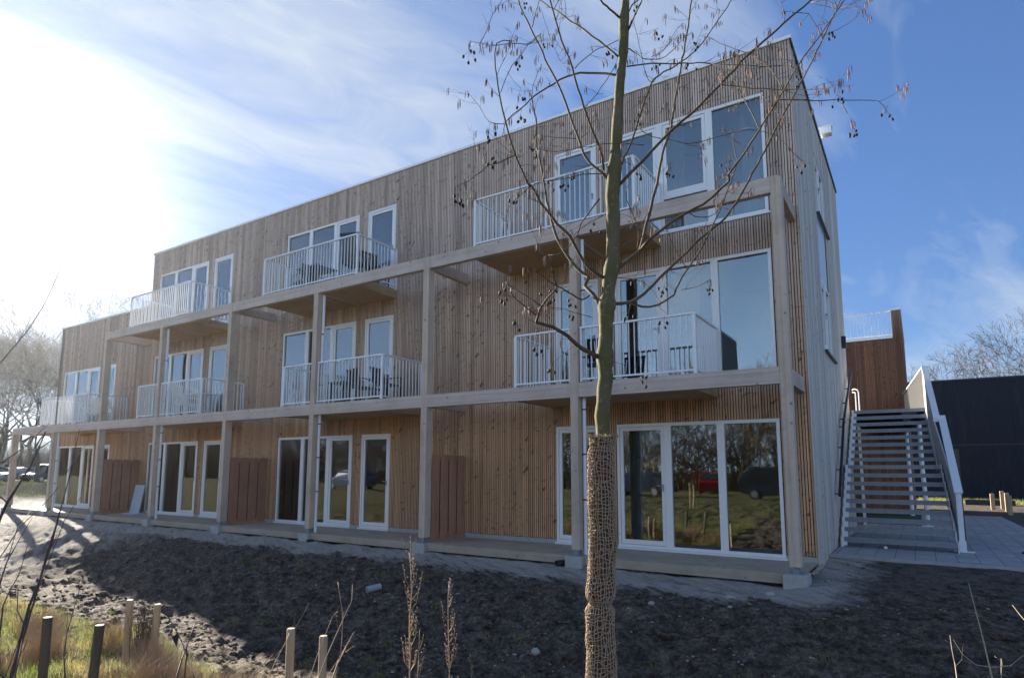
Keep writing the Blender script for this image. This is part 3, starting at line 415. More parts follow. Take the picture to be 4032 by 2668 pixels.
# windows: (x0,x1,z0,z1)
def unit(xs,mirror,z0,z1): pass
WIN=[] # (x0,x1,z0,z1,splits,door index set, extra)
for z0,z1,fl in ((.04,2.37,0),(3.03,5.38,1),(6.05,8.32,2)):
    for n,(gx,sx) in enumerate(((-27.40,-24.2),(-20.53,-17.22),(-13.55,-10.24))):
        if fl==2 and n==0: continue
        if n==0 and fl<2: pass
        WIN.append((gx,gx+2.97,z0,z1,[gx+1.03,gx+2.06],{2},fl,n)); WIN.append((sx,sx+.99,z0,z1,[],{0},fl,n))
    WIN.append((-4.59,-3.60,z0,z1,[],{0},fl,3)); WIN.append((-3.25,-.28,z0,z1,[-2.24,-1.27],{0},fl,3))
HOL=[(w[0],w[1],w[2],w[3]) for w in WIN]
def rects(u0,u1,z0,z1,holes):
    us=sorted({u0,u1,*[h for a in holes for h in a[:2] if u0<h<u1]}); out=[]
    for a,b in zip(us,us[1:]):
        m=(a+b)/2; hs=sorted([(h[2],h[3]) for h in holes if h[0]<m<h[1]]); z=z0
        for p,q in hs:
            if p>z: out.append((a,b,z,min(p,z1)))
            z=max(z,q)
        if z<z1: out.append((a,b,z,z1))
    return out
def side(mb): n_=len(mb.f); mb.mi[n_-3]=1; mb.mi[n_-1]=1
def slats(mb,u0,u1,z0,z1,holes,pitch,wid,dep,y):
    n=int(round((u1-u0)/pitch)); pitch=(u1-u0)/n
    for i in range(n):
        a=u0+i*pitch+(pitch-wid)/2; b=a+wid; m=(a+b)/2; z=z0
        d=dep+random.uniform(-.0015,.0015)
        for p,q in sorted([(h[2],h[3]) for h in holes if h[0]-wid*.5<m<h[1]+wid*.5]):
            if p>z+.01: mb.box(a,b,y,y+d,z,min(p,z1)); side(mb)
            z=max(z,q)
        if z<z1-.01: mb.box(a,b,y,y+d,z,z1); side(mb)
# front wall core, slats
core=MB()
for a,b,p,q in rects(XW3,XC-.02,0,9.15,HOL): core.box(a,b,WY+.028,WY+.3,p,q)
for a,b,p,q in rects(XW2+.02,XW3,0,7.24,HOL): core.box(a,b,WY+.028,WY+.3,p,q)
core.build('wall',M['backing'],B)
fc=MB(); slats(fc,XW3,XC,.10,9.16,HOL,.0475,.0345,.027,WY); slats(fc,XW2,XW3,.10,7.25,HOL,.0475,.0345,.027,WY)
fc.build('front_cladding',(M['clad'],M['groove_shade']),B)
pl=MB(); pl.box(XW2,XC-.01,WY+.012,WY+.03,-.2,.09); pl.build('plinth',M['concrete'],B)
# end wall (+X) with its windows
ME=Matrix(((0,-1,0,XC),(1,0,0,0),(0,0,1,0),(0,0,0,1)))  # local (u,d,z) -> (XC-d, u, z)
EH=[(4.15,5.55,3.95,5.46),(4.15,5.55,6.87,8.17)]
e=MB(ME)
for a,b,p,q in rects(WY+.3,YB,0,9.15,[(EH[0][0],EH[0][1],3.95,8.17)]): e.box(a,b,.025,.3,p,q)
e.build('wall',M['backing'],B)
e=MB(ME); slats(e,WY,YB,-.12,9.16,[(4.1,5.6,3.93,8.19)],.145,.139,.022,0); e.build('end_cladding',(M['clad_end'],M['clad_end']),B)
e=MB(ME); e.box(4.1,5.6,.03,.06,5.47,6.86); e.build('spandrel_panel',M['pale'],B)
# far end, back, interior floors and roof
o=MB(); o.box(XW2,XW2+.3,WY,YB,-.2,7.24); o.box(XW3,XW3+.3,WY+.3,YB,7.24,9.15); o.box(XW2,XC-.3,YB-.3,YB,-.2,7.24); o.box(XW3,XC-.3,YB-.3,YB,7.24,9.15)
o.build('wall',M['clad_end'],B)
o=MB(); o.box(XW3+.02,XC-.02,WY+.02,YB,9.10,9.155); o.box(XW2+.02,XW3,WY+.02,YB,7.2,7.245); o.build('roof',M['roof'],B)
c=MB(); c.box(XW3-.03,XC+.03,WY-.035,WY+.3,9.165,9.225); c.box(XC-.3,XC+.03,WY+.3,YB,9.165,9.225); c.box(XW3-.03,XW3+.25,WY+.3,YB,9.165,9.225)
c.box(XW2-.03,XW3-.035,WY-.035,WY+.3,7.255,7.315); c.box(XW2-.03,XW2+.25,WY+.3,YB,7.255,7.315); c.build('coping',M['coping'],B)
c=MB(); c.box(XC+.0,XC+.032,WY-.01,YB,9.10,9.162); c.build('roof_edge_trim',M['black'],B)
it=MB(); 
for z in (0,3,6): it.box(XW2+.3,XC-.3,WY+.3,YB-.3,z-.12,z+.02)
it.build('floor',M['intfloor'],B)
it=MB()
for z in (2.62,5.62): it.box(XW2+.3,XC-.3,WY+.3,YB-.3,z,z+.1)
it.box(XW3+.3,XC-.3,WY+.3,YB-.3,8.6,8.7)
for z0,z1 in ((.02,2.62),(3.02,5.62),(6.02,8.6)):
    for x in (-21.1,-14.1,-7.1):
        it.box(x,x+.15,WY+.3,YB-.3,z0,z1)
    it.box(XW2+.3 if z0<6 else XW3+.3,XC-.3,5.2,5.3,z0,z1)
it.build('partition',M['interior'],B)
# windows
def window(mb_M,w,parent=B,y=0.0,name='window'):
    x0,x1,z0,z1,sp,doors,fl,n=w
    f=MB(mb_M); s=MB(mb_M); gl=MB(mb_M)
    y0=y+.006; y1=y+.09
    xs=[x0]+sp+[x1]; hw=.035; ew=.055; HN=[]
    f.box(x0,x1,y0,y1,z1-.06,z1); f.box(x0,x1,y0,y1,z0,z0+.055)
    f.box(x0,x0+ew,y0,y1,z0+.055,z1-.06); f.box(x1-ew,x1,y0,y1,z0+.055,z1-.06)
    for m in sp: f.box(m-hw-.03,m+hw+.03,y0,y1,z0+.055,z1-.06)
    for i,(a,b) in enumerate(zip(xs,xs[1:])):
        pa=a+(ew if i==0 else hw+.03); pb=b-(ew if i==len(xs)-2 else hw+.03)
        za,zb=z0+.055,z1-.06
        parts=[(za,zb,i in doors)]
        if fl==2 and n==3 and len(sp)==2 and i==1:
            f.box(pa,pb,y0,y1,6.72,6.79); parts=[(za,6.72,False),(6.79,zb,True)]
        for p,q,sash in parts:
            if sash:
                t=.07; ys0,ys1=y+.018,y+.08
                s.box(pa+.006,pa+t,ys0,ys1,p+.006,q-.006); s.box(pb-t,pb-.006,ys0,ys1,p+.006,q-.006)
                s.box(pa+t,pb-t,ys0,ys1,p+.006,p+t+.02); s.box(pa+t,pb-t,ys0,ys1,q-t,q-.006)
                gl.box(pa+t,pb-t,y+.045,y+.057,p+t+.02,q-t)
                hx=pb-.042 if (i or n==9) else pb-.042; hm_=MB(mb_M); zz0=max(p+.5,min(p+1.0,(p+q)/2)); hm_.box(hx-.012,hx+.012,y+.004,y+.0175,zz0,zz0+.13); hm_.box(hx-.10,hx+.01,y-.022,y-.008,zz0+.09,zz0+.108); hm_.box(hx-.008,hx+.008,y-.008,y+.004,zz0+.09,zz0+.106); HN.append(hm_)
            else: gl.box(pa,pb,y+.045,y+.057,p,q)
    F=f.build(name,M['frame'],parent)
    gl.build('pane',M['glass'],F)
    if s.v: s.build('sash',M['frame'],F)
    for h_ in HN: h_.build('handle',M['galv'],F)
    si=MB(mb_M); 
    if fl<3:
        si.box(x0-.03,x1+.03,y-.028,y+.004,z0-.035,z0-.004); si.build('sill',M['frame'],F)
    return F
for w in WIN: window(Matrix.Translation((0,WY,0)),w)
for (a,b,p,q) in EH:
    F=window(ME,(a,b,p,q,[(a+b)/2],{0},3,9))
    s_=MB(ME); s_.box(a-.15,b+.3,-.06,-.004,p-.06,p-.02); s_.build('sill',M['black'],F)
# curtains behind some ground and first floor panes
def curtain(x0,x1,z0,z1,y=WY+.22):
    c=MB(); n=int((x1-x0)/.03); P=[(x0+(x1-x0)*i/n, y+.03*math.sin(i*1.1)+.01*math.sin(i*.37)) for i in range(n+1)]
    for (a,ya),(b,yb) in zip(P,P[1:]): c.hexa([(a,ya,z0),(b,yb,z0),(b,yb+.004,z0),(a,ya+.004,z0),(a,ya,z1),(b,yb,z1),(b,yb+.004,z1),(a,ya+.004,z1)])
    c.build('curtain',M['curtain'],B)
curtain(-13.45,-12.6,.03,2.5); curtain(-20.4,-18.6,.03,2.5); curtain(-17.1,-16.4,.03,2.5); curtain(-2.1,-1.6,3.05,5.5); curtain(-3.1,-2.7,.03,2.5); curtain(-26.3,-25.5,.03,2.5); curtain(-2.15,-1.8,6.05,8.5); curtain(-.75,-.4,6.05,8.5)
# posts, footings
for i,x in enumerate(PX):
    top=6.04 if i in (4,6,8) else (5.775 if i in (3,5,7) else (6.04 if i==2 else 3.04))
    if i in (0,1): top=2.775
    b=MB(); b.box(x,x+PW,0,PD,.10,top)
    P=b.build('post',M['post'],B,bevel=.004)
    s=MB(); s.box(x+.035,x+PW-.035,.03,PD-.03,.015,.10); s.box(x-.02,x+PW+.02,-.03,PD+.03,.002,.014); s.build('post_shoe',M['galv'],P)
    c=MB(); c.box(x-.085,x+PW+.085,-.10,.32,-.40,0.0); c.build('footing',M['concrete'],B,bevel=.008)
    for z in ((2.62,),(2.62,5.62))[0 if i<2 else 1]:
        pass
# front beams
def beam(x0,x1,z0,z1): 
    b=MB(); b.box(x0,x1,.006,.13,z0,z1); b.build('beam',M['beam'],B,bevel=.004)
def butt(xs,z0,z1,start,end):
    x=start
    for p in xs: beam(x,p-.002,z0,z1); x=p+PW+.002
    if end>x+.01: beam(x,end,z0,z1)
butt([PX[2],PX[3],PX[4],PX[5],PX[6],PX[7],PX[8]],2.78,3.04,PX[0],PX[8])
butt([PX[4],PX[6],PX[8]],5.78,6.04,PX[2]+PW+.002,PX[8])
# cross beams to the wall and the last return
for i,x in enumerate(PX):
    for z in ((2.78,) if i<2 else (2.78,5.78)):
        b=MB(); b.box(x+.02,x+PW-.012,(.134 if i in (0,1) else PD+.002),WY-.003,z+.01 if i<8 else z,z+.245); b.build('cross_beam',M['cross'],B,bevel=.004)
b=MB(); b.box(PX[0]+.02,PX[0]+PW,.134,WY,2.52,2.6); 
# balconies
RAILS=[]
def balcony(x0,x1,zf,posts):
    zb=zf-.29
    s=MB()
    segs=[x0]+[v for p in posts if x0<p<x1 for v in (p+.015,p+PW-.007)]+[x1]
    for a,b in zip(segs[::2],segs[1::2]): s.box(a,b,.135,WY-.004,zf-.25,zf-.04)
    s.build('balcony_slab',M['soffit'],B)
    d=MB(); n=int((WY-.2)/.145)
    for k in range(n): 
        y=.21+k*.145; d.box(x0,x1,y,y+.138,zf-.036,zf-.008)
    d.build('balcony_decking',M['deck'],B)
    # railing
    r=MB(); Y=.075; t=.02; h=zf+1.0; l=zf+.06
    cuts=sorted(p for p in posts if x0<p<x1)
    segs=[x0]
    for p in cuts: segs+=[p-.02,p+PW+.02]
    segs.append(x1)
    thru = cuts if zf<4 else []
    segs=[x0]+([v for p in thru for v in (p-.02,p+PW+.02)])+[x1]
    for a,b in zip(segs[::2],segs[1::2]):
        r.box(a,b,Y-.025,Y+.025,h-.0,h+.035); r.box(a,b,Y-.018,Y+.018,l,l+.03)
        n=max(2,int(round((b-a)/.105)))
        for k in range(n+1):
            x=a+.02+(b-a-.04)*k/n
            wd=.02 if k in (0,n) else .0065
            if (b-a)>2.5 and k==n//2: wd=.018
            r.box(x-wd,x+wd,Y-.012,Y+.012,l-.03 if wd>.01 else l+.03,h)
    for x in (x0,x1):
        r.box(x-.022,x+.022,Y-.022,Y+.022,zf-.02,h); r.box(x-.022,x+.022,Y+.025,WY-.01,h,h+.035); r.box(x-.015,x+.015,Y+.022,WY-.01,l,l+.03)
        n=12
        for k in range(1,n): 
            y=Y+(WY-Y)*k/n; r.box(x-.012,x+.012,y-.0065,y+.0065,l+.03,h)
        r.box(x-.02,x+.02,WY-.045,WY-.004,zf-.02,h)
    r.build('balcony_railing',M['rail'],B)
for x0,x1 in ((-25.6,-22.16),(-18.71,-15.26),(-11.65,-8.25),(-4.735,-1.27)): balcony(x0,x1,3.03,PX)
for x0,x1 in ((-19.57,-16.17),(-12.66,-9.16),(-5.73,-2.25)): balcony(x0,x1,6.03,PX)
# ground deck with front board, between the footings
d=MB(); n=10
for k in range(9):
    y=.03+k*.156; d.box(PX[0]-.02,.18,y,min(y+.148,WY-.0),-.03,.0)
    if k<2:
        d.v=d.v[:-8]; d.f=d.f[:-6]
        xs=[PX[0]+PW+.09]+[v for p in PX[1:8] for v in (p-.09,p+PW+.09)]+[PX[8]-.09]
        for a,b in zip(xs[::2],xs[1::2]): d.box(a,b,y,y+.148,-.03,0)
d.box(PX[8]+PW+.0875,.18+.1,.34,WY,-.033,-.003)
d.build('deck',M['deck'],B)
fb=MB()
for a,b in zip(xs[::2],xs[1::2]): fb.box(a,b,-.012,.028,-.145,-.004)
fb.build('deck_front_board',M['deck'],B,bevel=.004)
us=MB(); us.box(PX[0]+.2,.16,.10,WY-.01,-.3,-.04); us.build('deck_joists',M['backing'],B)
# privacy screens
for p in (PX[2],PX[4],PX[6]):
    s=MB(); x=p+PW*.5; n=8; y0=.215; w=(1.40-y0)/n
    for k in range(n):
        y=y0+k*w; dx=.0 if k%2 else .022
        xr_=x+.082-(.024 if k%2 else 0); g_=.012 if k%2 else .006
        s.box(xr_-.022,xr_,y+g_,y+w-g_,.05,1.80)
    s.box(x-.0,x+.035,y0,1.40,.07,.13); s.box(x-.0,x+.035,y0,1.40,1.68,1.74)
    s.box(x+.08,x+.10,y0-.0,1.40,.012,.045)
    PS=s.build('privacy_screen',M['screen'],B,bevel=.002)
    q_=MB(); q_.box(x+.02,x+.033,y0,1.40,.14,1.67); q_.build('screen_gap_shade',M['backing'],PS)  # dark sheet added inside the screen as shade in the board gaps
# downpipes
for i in (1,3,5,7):
    x=PX[i]+PW+.045; top=5.74 if i>1 else 2.76
    t=MB(); t.tube([(x,.16,0.012),(x,.16,top)],.033,10); D=t.build('downpipe',M['whitesteel'],B,smooth=False)
    k=MB()
    for z in ((.95,1.75,2.55,3.5,4.75) if i>1 else (.95,1.75)): k.tube([(x,.16,z),(x,.16,z+.025)],.038,10); k.box(x-.05,x,.15,.17,z,z+.02)
    k.build('pipe_bracket',M['black'],D)
# wall lamp and roof outlet on the end wall
l=MB(); l.box(XC+.002,XC+.10,7.72,7.86,4.58,4.88); l.build('wall_lamp',M['black'],B,bevel=.006)
l=MB(); l.box(XC-.1,XC+.25,5.55,5.75,9.27,9.43); l.box(XC-.12,XC+.265,5.53,5.77,9.43,9.45); l.build('roof_outlet',M['coping'],B)
# ------------------------------------------------------------------ outside staircase
S=thing('outside_staircase','galvanised steel outside stairs with white side guard climbing along the grey end wall','staircase',(1.2,6.5,0))
def rx(y): return 2.15+(1.86-2.15)*(y-4.3)/(8.72-4.3)
TR=[(4.30+.2275*k,.18*(k+1)) for k in range(9)]+[(6.97+.25*k,1.80+.18*k) for k in range(8)]
for i,(y,z) in enumerate(TR):
    dep=.27 if i!=8 else .87
    if i==16: dep=.3
    b=MB(); X=rx(y)
    b.box(.30,X,y,y+.028,z-.030,z); b.box(.30,X,y+.012,y+.03,z-.050,z-.030); b.box(.30,X,y-.004,y+.026,z-.085,z-.050)
    b.box(.30,X,y+dep-.012,y+dep,z-.035,z)
    n=int(dep/.03)
    for k in range(1,n): b.box(.30,X,y+k*dep/n-.003,y+k*dep/n+.003,z-.03,z-.002)
    for k in range(14): xx=.34+(X-.38)*k/13; b.box(xx-.003,xx+.003,y+.03,y+dep-.012,z-.031,z-.012)
    b.build('tread',M['galv'],S)
def stringer(xf,name,mat,inner):
    b=MB()
    for i,(y,z) in enumerate(TR):
        y1=TR[i+1][0] if i<16 else y+.3
        x=xf(y); z0=max(0.0,z-.30) if i!=8 else z-.22
        b.box(x-.012,x+.012,y-.01,y1-.0105,z0,z+.012)
        b.box(x-.012 if inner<0 else x,x+.045 if inner>0 else x+.012,y-.02,y-.011,z0,z+.012)
        if inner>0: b.box(x+.013,x+.10,y-.008,y+.0,z0+.03,z-.075)
    b.build(name,mat,S)
stringer(lambda y:.272,'stringer',M['whitesteel'],1); stringer(lambda y:rx(y)+.014,'stringer',M['guard'],-1)
# guard: panels under a broad cap
CAP=[((2.245,4.60),1.10),((2.12,7.22),2.71),((2.02,7.22),2.62),((1.91,8.75),4.09),]
def capx(y): return 2.245+(1.91-2.245)*(y-4.6)/(8.75-4.6)
g=MB()
g.beam((2.245,4.58,1.085),(2.155,7.30,2.74),.135,.03)
g.beam((2.06,7.16,2.66),(1.92,8.80,4.10),.125,.03)
g.box(1.99,2.19,7.13,7.20,2.60,2.70)
g.build('guard_cap',M['whitesteel'],S)
p=MB()
def zt(y): return 1.07+(2.72-1.07)*(y-4.58)/(7.30-4.58) if y<7.2 else 2.66+(4.08-2.66)*(y-7.16)/(8.80-7.16)
def zb(y):
    z=0
    for (ty,tz) in TR:
        if y>=ty-.02: z=tz
    return max(.02,z-.26)
ys=[4.72+.34*k for k in range(13)]
for a,c in zip(ys,ys[1:]):
    c=min(c,8.8); xa,xc=capx(a)-.03,capx(c)-.03; c2=c-.008
    if a>=8.8: break
    for q0,q1 in ((a,(a+c)/2),((a+c)/2,c2)):
        x0_=capx(q0)-.03; x1_=capx(q1)-.03; lo0=zb(q0+.01); lo1=zb(q1-.01)
        p.hexa([(x0_-.012,q0,lo0),(x0_+.012,q0,lo0),(x1_+.012,q1,lo1),(x1_-.012,q1,lo1),(x0_-.012,q0,zt(q0)-.02),(x0_+.012,q0,zt(q0)-.02),(x1_+.012,q1,zt(q1)-.02),(x1_-.012,q1,zt(q1)-.02)])
p.build('guard_panel',M['guard'],S)
b=MB(); b.box(2.20,2.285,4.60,4.67,.012,1.07); b.box(2.185,2.30,4.585,4.685,.012,.20); b.box(2.10,2.42,4.52,4.70,.0015,.012); b.build('newel_post',M['whitesteel'],S)
b=MB(); b.box(2.30,2.375,6.26,6.34,.002,1.95); b.build('timber_prop',M['stake_old'],S)
# gallery at the top
b=MB(); b.hexa([(.25,9.02,3.005),(1.86,9.02,3.005),(1.42,15.19,3.005),(.25,15.19,3.005),(.25,9.02,3.05),(1.86,9.02,3.05),(1.42,15.19,3.05),(.25,15.19,3.05)]); b.build('gallery_deck',M['galv'],S)
b=MB(); b.box(.25,.33,9.1,15.1,2.80,3.0); b.beam((1.80,9.1,2.9),(1.38,15.1,2.9),.08,.2)
for y_ in (9.12,10.6,12.1,13.6,15.0): b.box(.331,1.36,y_,y_+.08,2.82,3.0)
b.build('gallery_joists',M['backing'],S)
b=MB(); n=58
for k in range(n):
    y=8.84+(15.1-8.84)*k/n; x=1.885+(1.37-1.885)*(y-8.84)/(15.2-8.84)
    b.box(x-.018+(.012 if k%2 else 0),x+.012,y,y+.085,2.9,4.07)
b.build('gallery_guard',M['gallery'],S)
b=MB(); b.beam((1.915,8.78,4.10),(1.37,15.15,4.08),.09,.03); b.build('guard_cap',M['whitesteel'],S)
for (x,y,r,z0,z1) in ((1.75,10.95,.055,0.0,.62),(1.72,11.1,.06,1.7,2.86),(1.37,14.9,.055,0,2.86)):
    b=MB(); b.tube([(x,y,z0+.005),(x,y,z1-.002)],r,16); 
    if z0==0: b.box(x-.13,x+.13,y-.13,y+.13,.001,.016)
    b.build('support_column',M['whitesteel'],S,smooth=False)
b=MB(); b.tube([(1.75,10.95,.62),(1.72,11.1,1.7)],.055,16); 
b.build('support_column',M['whitesteel'],S)
b=MB(); b.box(.24,.31,10.62,10.72,.001,2.86); b.build('support_column',M['whitesteel'],S)
b=MB(); b.tube([(.44,8.9,3.07),(.44,8.9,3.55),(.42,8.9,3.62),(.34,8.95,3.66),(.28,9.2,3.66)],.016,8); b.tube([(.36,8.95,3.07),(.36,8.95,3.56),(.28,9.2,3.60)],.014,8); b.build('loop_rail',M['whitesteel'],S)
h=MB(); h.beam((.30,4.15,1.0),(.30,5.98,2.60),.045,.06); h.beam((.30,6.06,2.64),(.30,8.86,4.12),.045,.06); h.box(.278,.322,5.92,6.12,2.56,2.67)
for t in (.05,.35,.65,.95): 
    y=4.15+1.83*t; z=1.0+1.6*t; h.box(.212,.30,y-.01,y+.01,z-.06,z-.035)
    y=6.06+2.8*t; z=2.64+1.48*t; h.box(.212,.30,y-.01,y+.01,z-.06,z-.035)
h.build('handrail',M['black'],S)
for nm,(x,y,z,r),mt,lab,cat in (('golf_ball',(1.02,4.2,.035,.034),'white','small white ball lying in front of the lowest stair tread','ball'),('dark_lump',(3.15,4.9,.02,.03),'black','small black lump on the paving right of the stairs','debris')):
    b=MB(); b.ball((0,0,0),r,r*.8,r*.85,10,7,jit=.04 if r<.034 else .1); o=b.build(nm,M[mt],smooth=True); o.location=(x,y,z); tag(o,lab,cat)
# ------------------------------------------------------------------ rear wing
W=thing('rear_wing','brown timber rear wing with roof terrace railing seen above the stairs','building',(-2,18,0))
w=MB(); w.box(-9,-8.6,8.86,15.2,-.1,6.1); w.box(-9,1.17,15.23,22,-.1,6.06); w.box(1.17,1.43,15.23,22,-.1,7.03); w.build('wall',M['backing'],W)  # first box: unseen link wall added to keep sun off the paving
w=MB(); slats(w,-3,1.17,.22,6.06,[],.047,.039,.024,15.206); slats(w,1.172,1.43,.22,7.03,[],.047,.039,.024,15.206); w.build('front_cladding',(M['clad_wing'],M['groove_shade']),W)
w=MB(); w.box(1.431,1.45,15.23,22,0,7.03); w.build('side_cladding',M['clad_wing'],W)
w=MB(); w.box(-9,1.165,15.16,15.5,6.065,6.15); w.box(1.15,1.46,15.17,22,7.035,7.11); w.box(1.155,1.169,15.5,22,6.1,7.03); w.build('coping',M['coping'],W)
w=MB(); w.box(-3,1.15,15.25,15.29,7.02,7.055); w.box(-3,1.15,15.25,15.28,6.2,6.23)
for k in range(38): x=-2.98+k*.11; w.box(x-.008,x+.008,15.26,15.275,6.23,7.02)
w.build('terrace_railing',M['rail'],W)
tb=MB(); tb.box(.12,1.55,11.3,14.8,.0,.06); tag(tb.build('turf_strip',M['green']),kind='structure')
# ------------------------------------------------------------------ dark shed behind
D_=thing('dark_shed','long black profiled sheet shed behind the stairs','shed',(18,38,0))
w=MB(); w.box(-6,44,36.02,50,-.2,3.05); w.box(-6,44,36.0,50,3.12,6.92); w.build('wall',M['darkshed'],D_)
w=MB(); w.box(-6,44,36.05,50,3.05,3.12); w.box(-6.05,44.05,35.97,50,6.93,7.0); w.build('trim',M['black'],D_)
# ------------------------------------------------------------------ bare trees (background)
def bare_tree(seed,H,spread,mat,trunk_r=.22,start=.25,levels=8,limbs=5,minr=.011,up=.12,bend=.10):
    """forking winter crown: limbs divide again and again into fine twigs"""
    rnd=random.Random(seed); tr=MB(); br=MB(); hb=H*start
    def grow(p,d,L,r,lev):
        pts=[p]; q=Vector(p); dd=Vector(d)
        for i in range(2):
            dd=(dd+Vector((rnd.gauss(0,1),rnd.gauss(0,1),rnd.gauss(0,.8)))*(bend+.02*lev)+Vector((0,0,up*.35))).normalized()
            q=q+dd*L/2; pts.append(q.copy())
        r1=max(minr,r*.72); br.tube(pts,[max(minr,r),max(minr,r*.86),r1],5 if lev<2 else 3,cap=False)
        if lev>=levels: return
        k=2 if rnd.random()<(.62 if lev>1 else .35) else 3
        ref=dd.orthogonal().normalized(); ph=rnd.uniform(0,6.28)
        for j in range(k):
            a=ph+6.283*j/k+rnd.uniform(-.5,.5); ax=(Matrix.Rotation(a,3,dd)@ref)
            an=rnd.uniform(.30,.62) if j or lev<2 else rnd.uniform(.12,.35)
            nd=(dd*math.cos(an)+ax*math.sin(an)).normalized()
            grow(q,nd,L*rnd.uniform(.70,.90),r1*rnd.uniform(.68,.86),lev+1)
    tp=[Vector((0,0,-.6))]+[Vector((rnd.uniform(-.12,.12)*i,rnd.uniform(-.12,.12)*i,hb*i/4)) for i in range(1,5)]
    tr.tube(tp,[trunk_r*1.25,trunk_r*1.05,trunk_r,trunk_r*.95,trunk_r*.9],10)
    L0=(H-hb)*.275
    for j in range(limbs):
        a=6.283*j/limbs+rnd.uniform(-.4,.4); el=rnd.uniform(.55,1.0) if j else 1.45
        e_=spread; d=Vector((math.cos(a)*math.cos(el)*e_,math.sin(a)*math.cos(el)*e_,math.sin(el))).normalized()
        grow(tp[-1]-Vector((0,0,.3*rnd.random()*hb*.4)),d,L0*rnd.uniform(.85,1.1),trunk_r*.55,1)
    return tr,br
def tree_thing(seed,name,label,group,loc,mat,**kw):
    t,b=bare_tree(seed,mat=mat,**kw); T=thing(name,label,'tree',(0,0,0),group)
    t.build('trunk',mat,T); b.build('crown',mat,T); T.location=loc; return T
def place(src,label,loc,rz,sc,group=None):
    c=copy_tree(src); c.location=loc; c.rotation_euler=(0,0,rz); c.scale=(sc,sc,sc*random.uniform(.95,1.08)); tag(c,label,None,group); return c
ft=M['fartree']
tA=tree_thing(3,'bare_tree','broad bare tree rising in the middle behind the black shed','bare trees behind the shed',(6.3,72,-.5),ft,H=13.4,spread=1.4,trunk_r=.34,start=.20,limbs=6,levels=8)
place(tA,'bare tree at the right picture edge behind the black shed',(15.2,76,-.5),1.9,1.22,'bare trees behind the shed')
place(tA,'low bare tree just right of the rear wing behind the black shed',(.6,76,-1.5),4.0,.74,'bare trees behind the shed')
tB=tree_thing(8,'bare_tree','tall fine-twigged tree rising above the low roof at the left end','bare trees beyond the left end',(-79.6,27.4,.2),ft,H=23.5,spread=.95,trunk_r=.3,start=.3,limbs=5,levels=8,up=.16,minr=.016)
LT=[('bare tree at the far left picture edge, nearest of the left row',-74.6,14.9,1.0,.62),('bare tree between the left edge and the first parked car',-90.2,20.3,2.1,.78),('bare tree standing behind the parked cars at left',-88.1,21.6,3.3,.62),('bare tree close to the left corner of the timber block',-84.6,23.9,4.4,.74),('slender bare tree beside the silver car at the far left',-69.0,16.3,5.2,.50),('leaning bare tree in the haze behind the cars',-110.4,30.9,.6,.95),('bare tree second from the left edge in the haze',-113.4,28.4,2.8,.9),('bare tree partly hidden by the timber block at left',-106.9,33.4,2.3,.95),('bare tree outermost at the left in the haze',-92.5,17.5,3.9,.8)]
for lab,x,y,rz,sc in LT: place(tB,lab,(x,y,.1),rz,sc,'bare trees beyond the left end')
# trees behind the viewer: seen mirrored in the windows
tC=tree_thing(21,'bare_tree','sunlit winter tree across the field mirrored in the ground floor panes','trees across the field',(-6,-44,-.1),M['fartree2'],H=10.5,spread=1.2,trunk_r=.2,start=.15,limbs=6,levels=7,minr=.02)
XT=[-205,-190,-176,-163,-150,-139,-128,-118,-109,-100,-92,-85,-77,-70,-60,-51,-43,-36,-30,-25,-20,-15.5,-11,-2,2.5,7,11.5,16,21,27,34]
for i,x in enumerate(XT):
    c=place(tC,'sunlit winter tree across the field mirrored in the ground floor panes',(x,-44-random.uniform(-3,6),-.1),i*1.7,random.uniform(.75,1.15)*(1.25 if x<-20 else .95),'trees across the field')
# undergrowth belts (uncountable)
def thicket(name,label,x0,x1,y0,y1,h0,h1,n,mat,z=0):
    b=MB()
    for i in range(n):
        x=random.uniform(x0,x1); y=random.uniform(y0,y1); H=random.uniform(h0,h1)
        p=Vector((x,y,z)); pts=[p]; d=Vector((random.uniform(-.25,.25),random.uniform(-.25,.25),1))
        for k in range(3): d+=Vector((random.uniform(-.3,.3),random.uniform(-.3,.3),0)); pts.append(pts[-1]+d.normalized()*H/3)
        b.tube(pts,[.03,.022,.014,.006],3,cap=False)
        for k in range(5):
            q=pts[1].lerp(pts[3],random.random()); e=q+Vector((random.uniform(-1,1),random.uniform(-1,1),random.uniform(0,1)))*H*.25; b.tube([q,e],[.012,.004],3,cap=False)
    return tag(b.build(name,mat),label,'undergrowth',kind='stuff')
thicket('undergrowth','hazy leafless undergrowth behind the parked cars',-135,-95,14,46,2.5,6.5,3200,ft)
thicket('undergrowth','brown brushwood along the field mirrored in the lower panes',-210,42,-47,-37,3.2,8.2,15000,M['fartree2'],-.1)
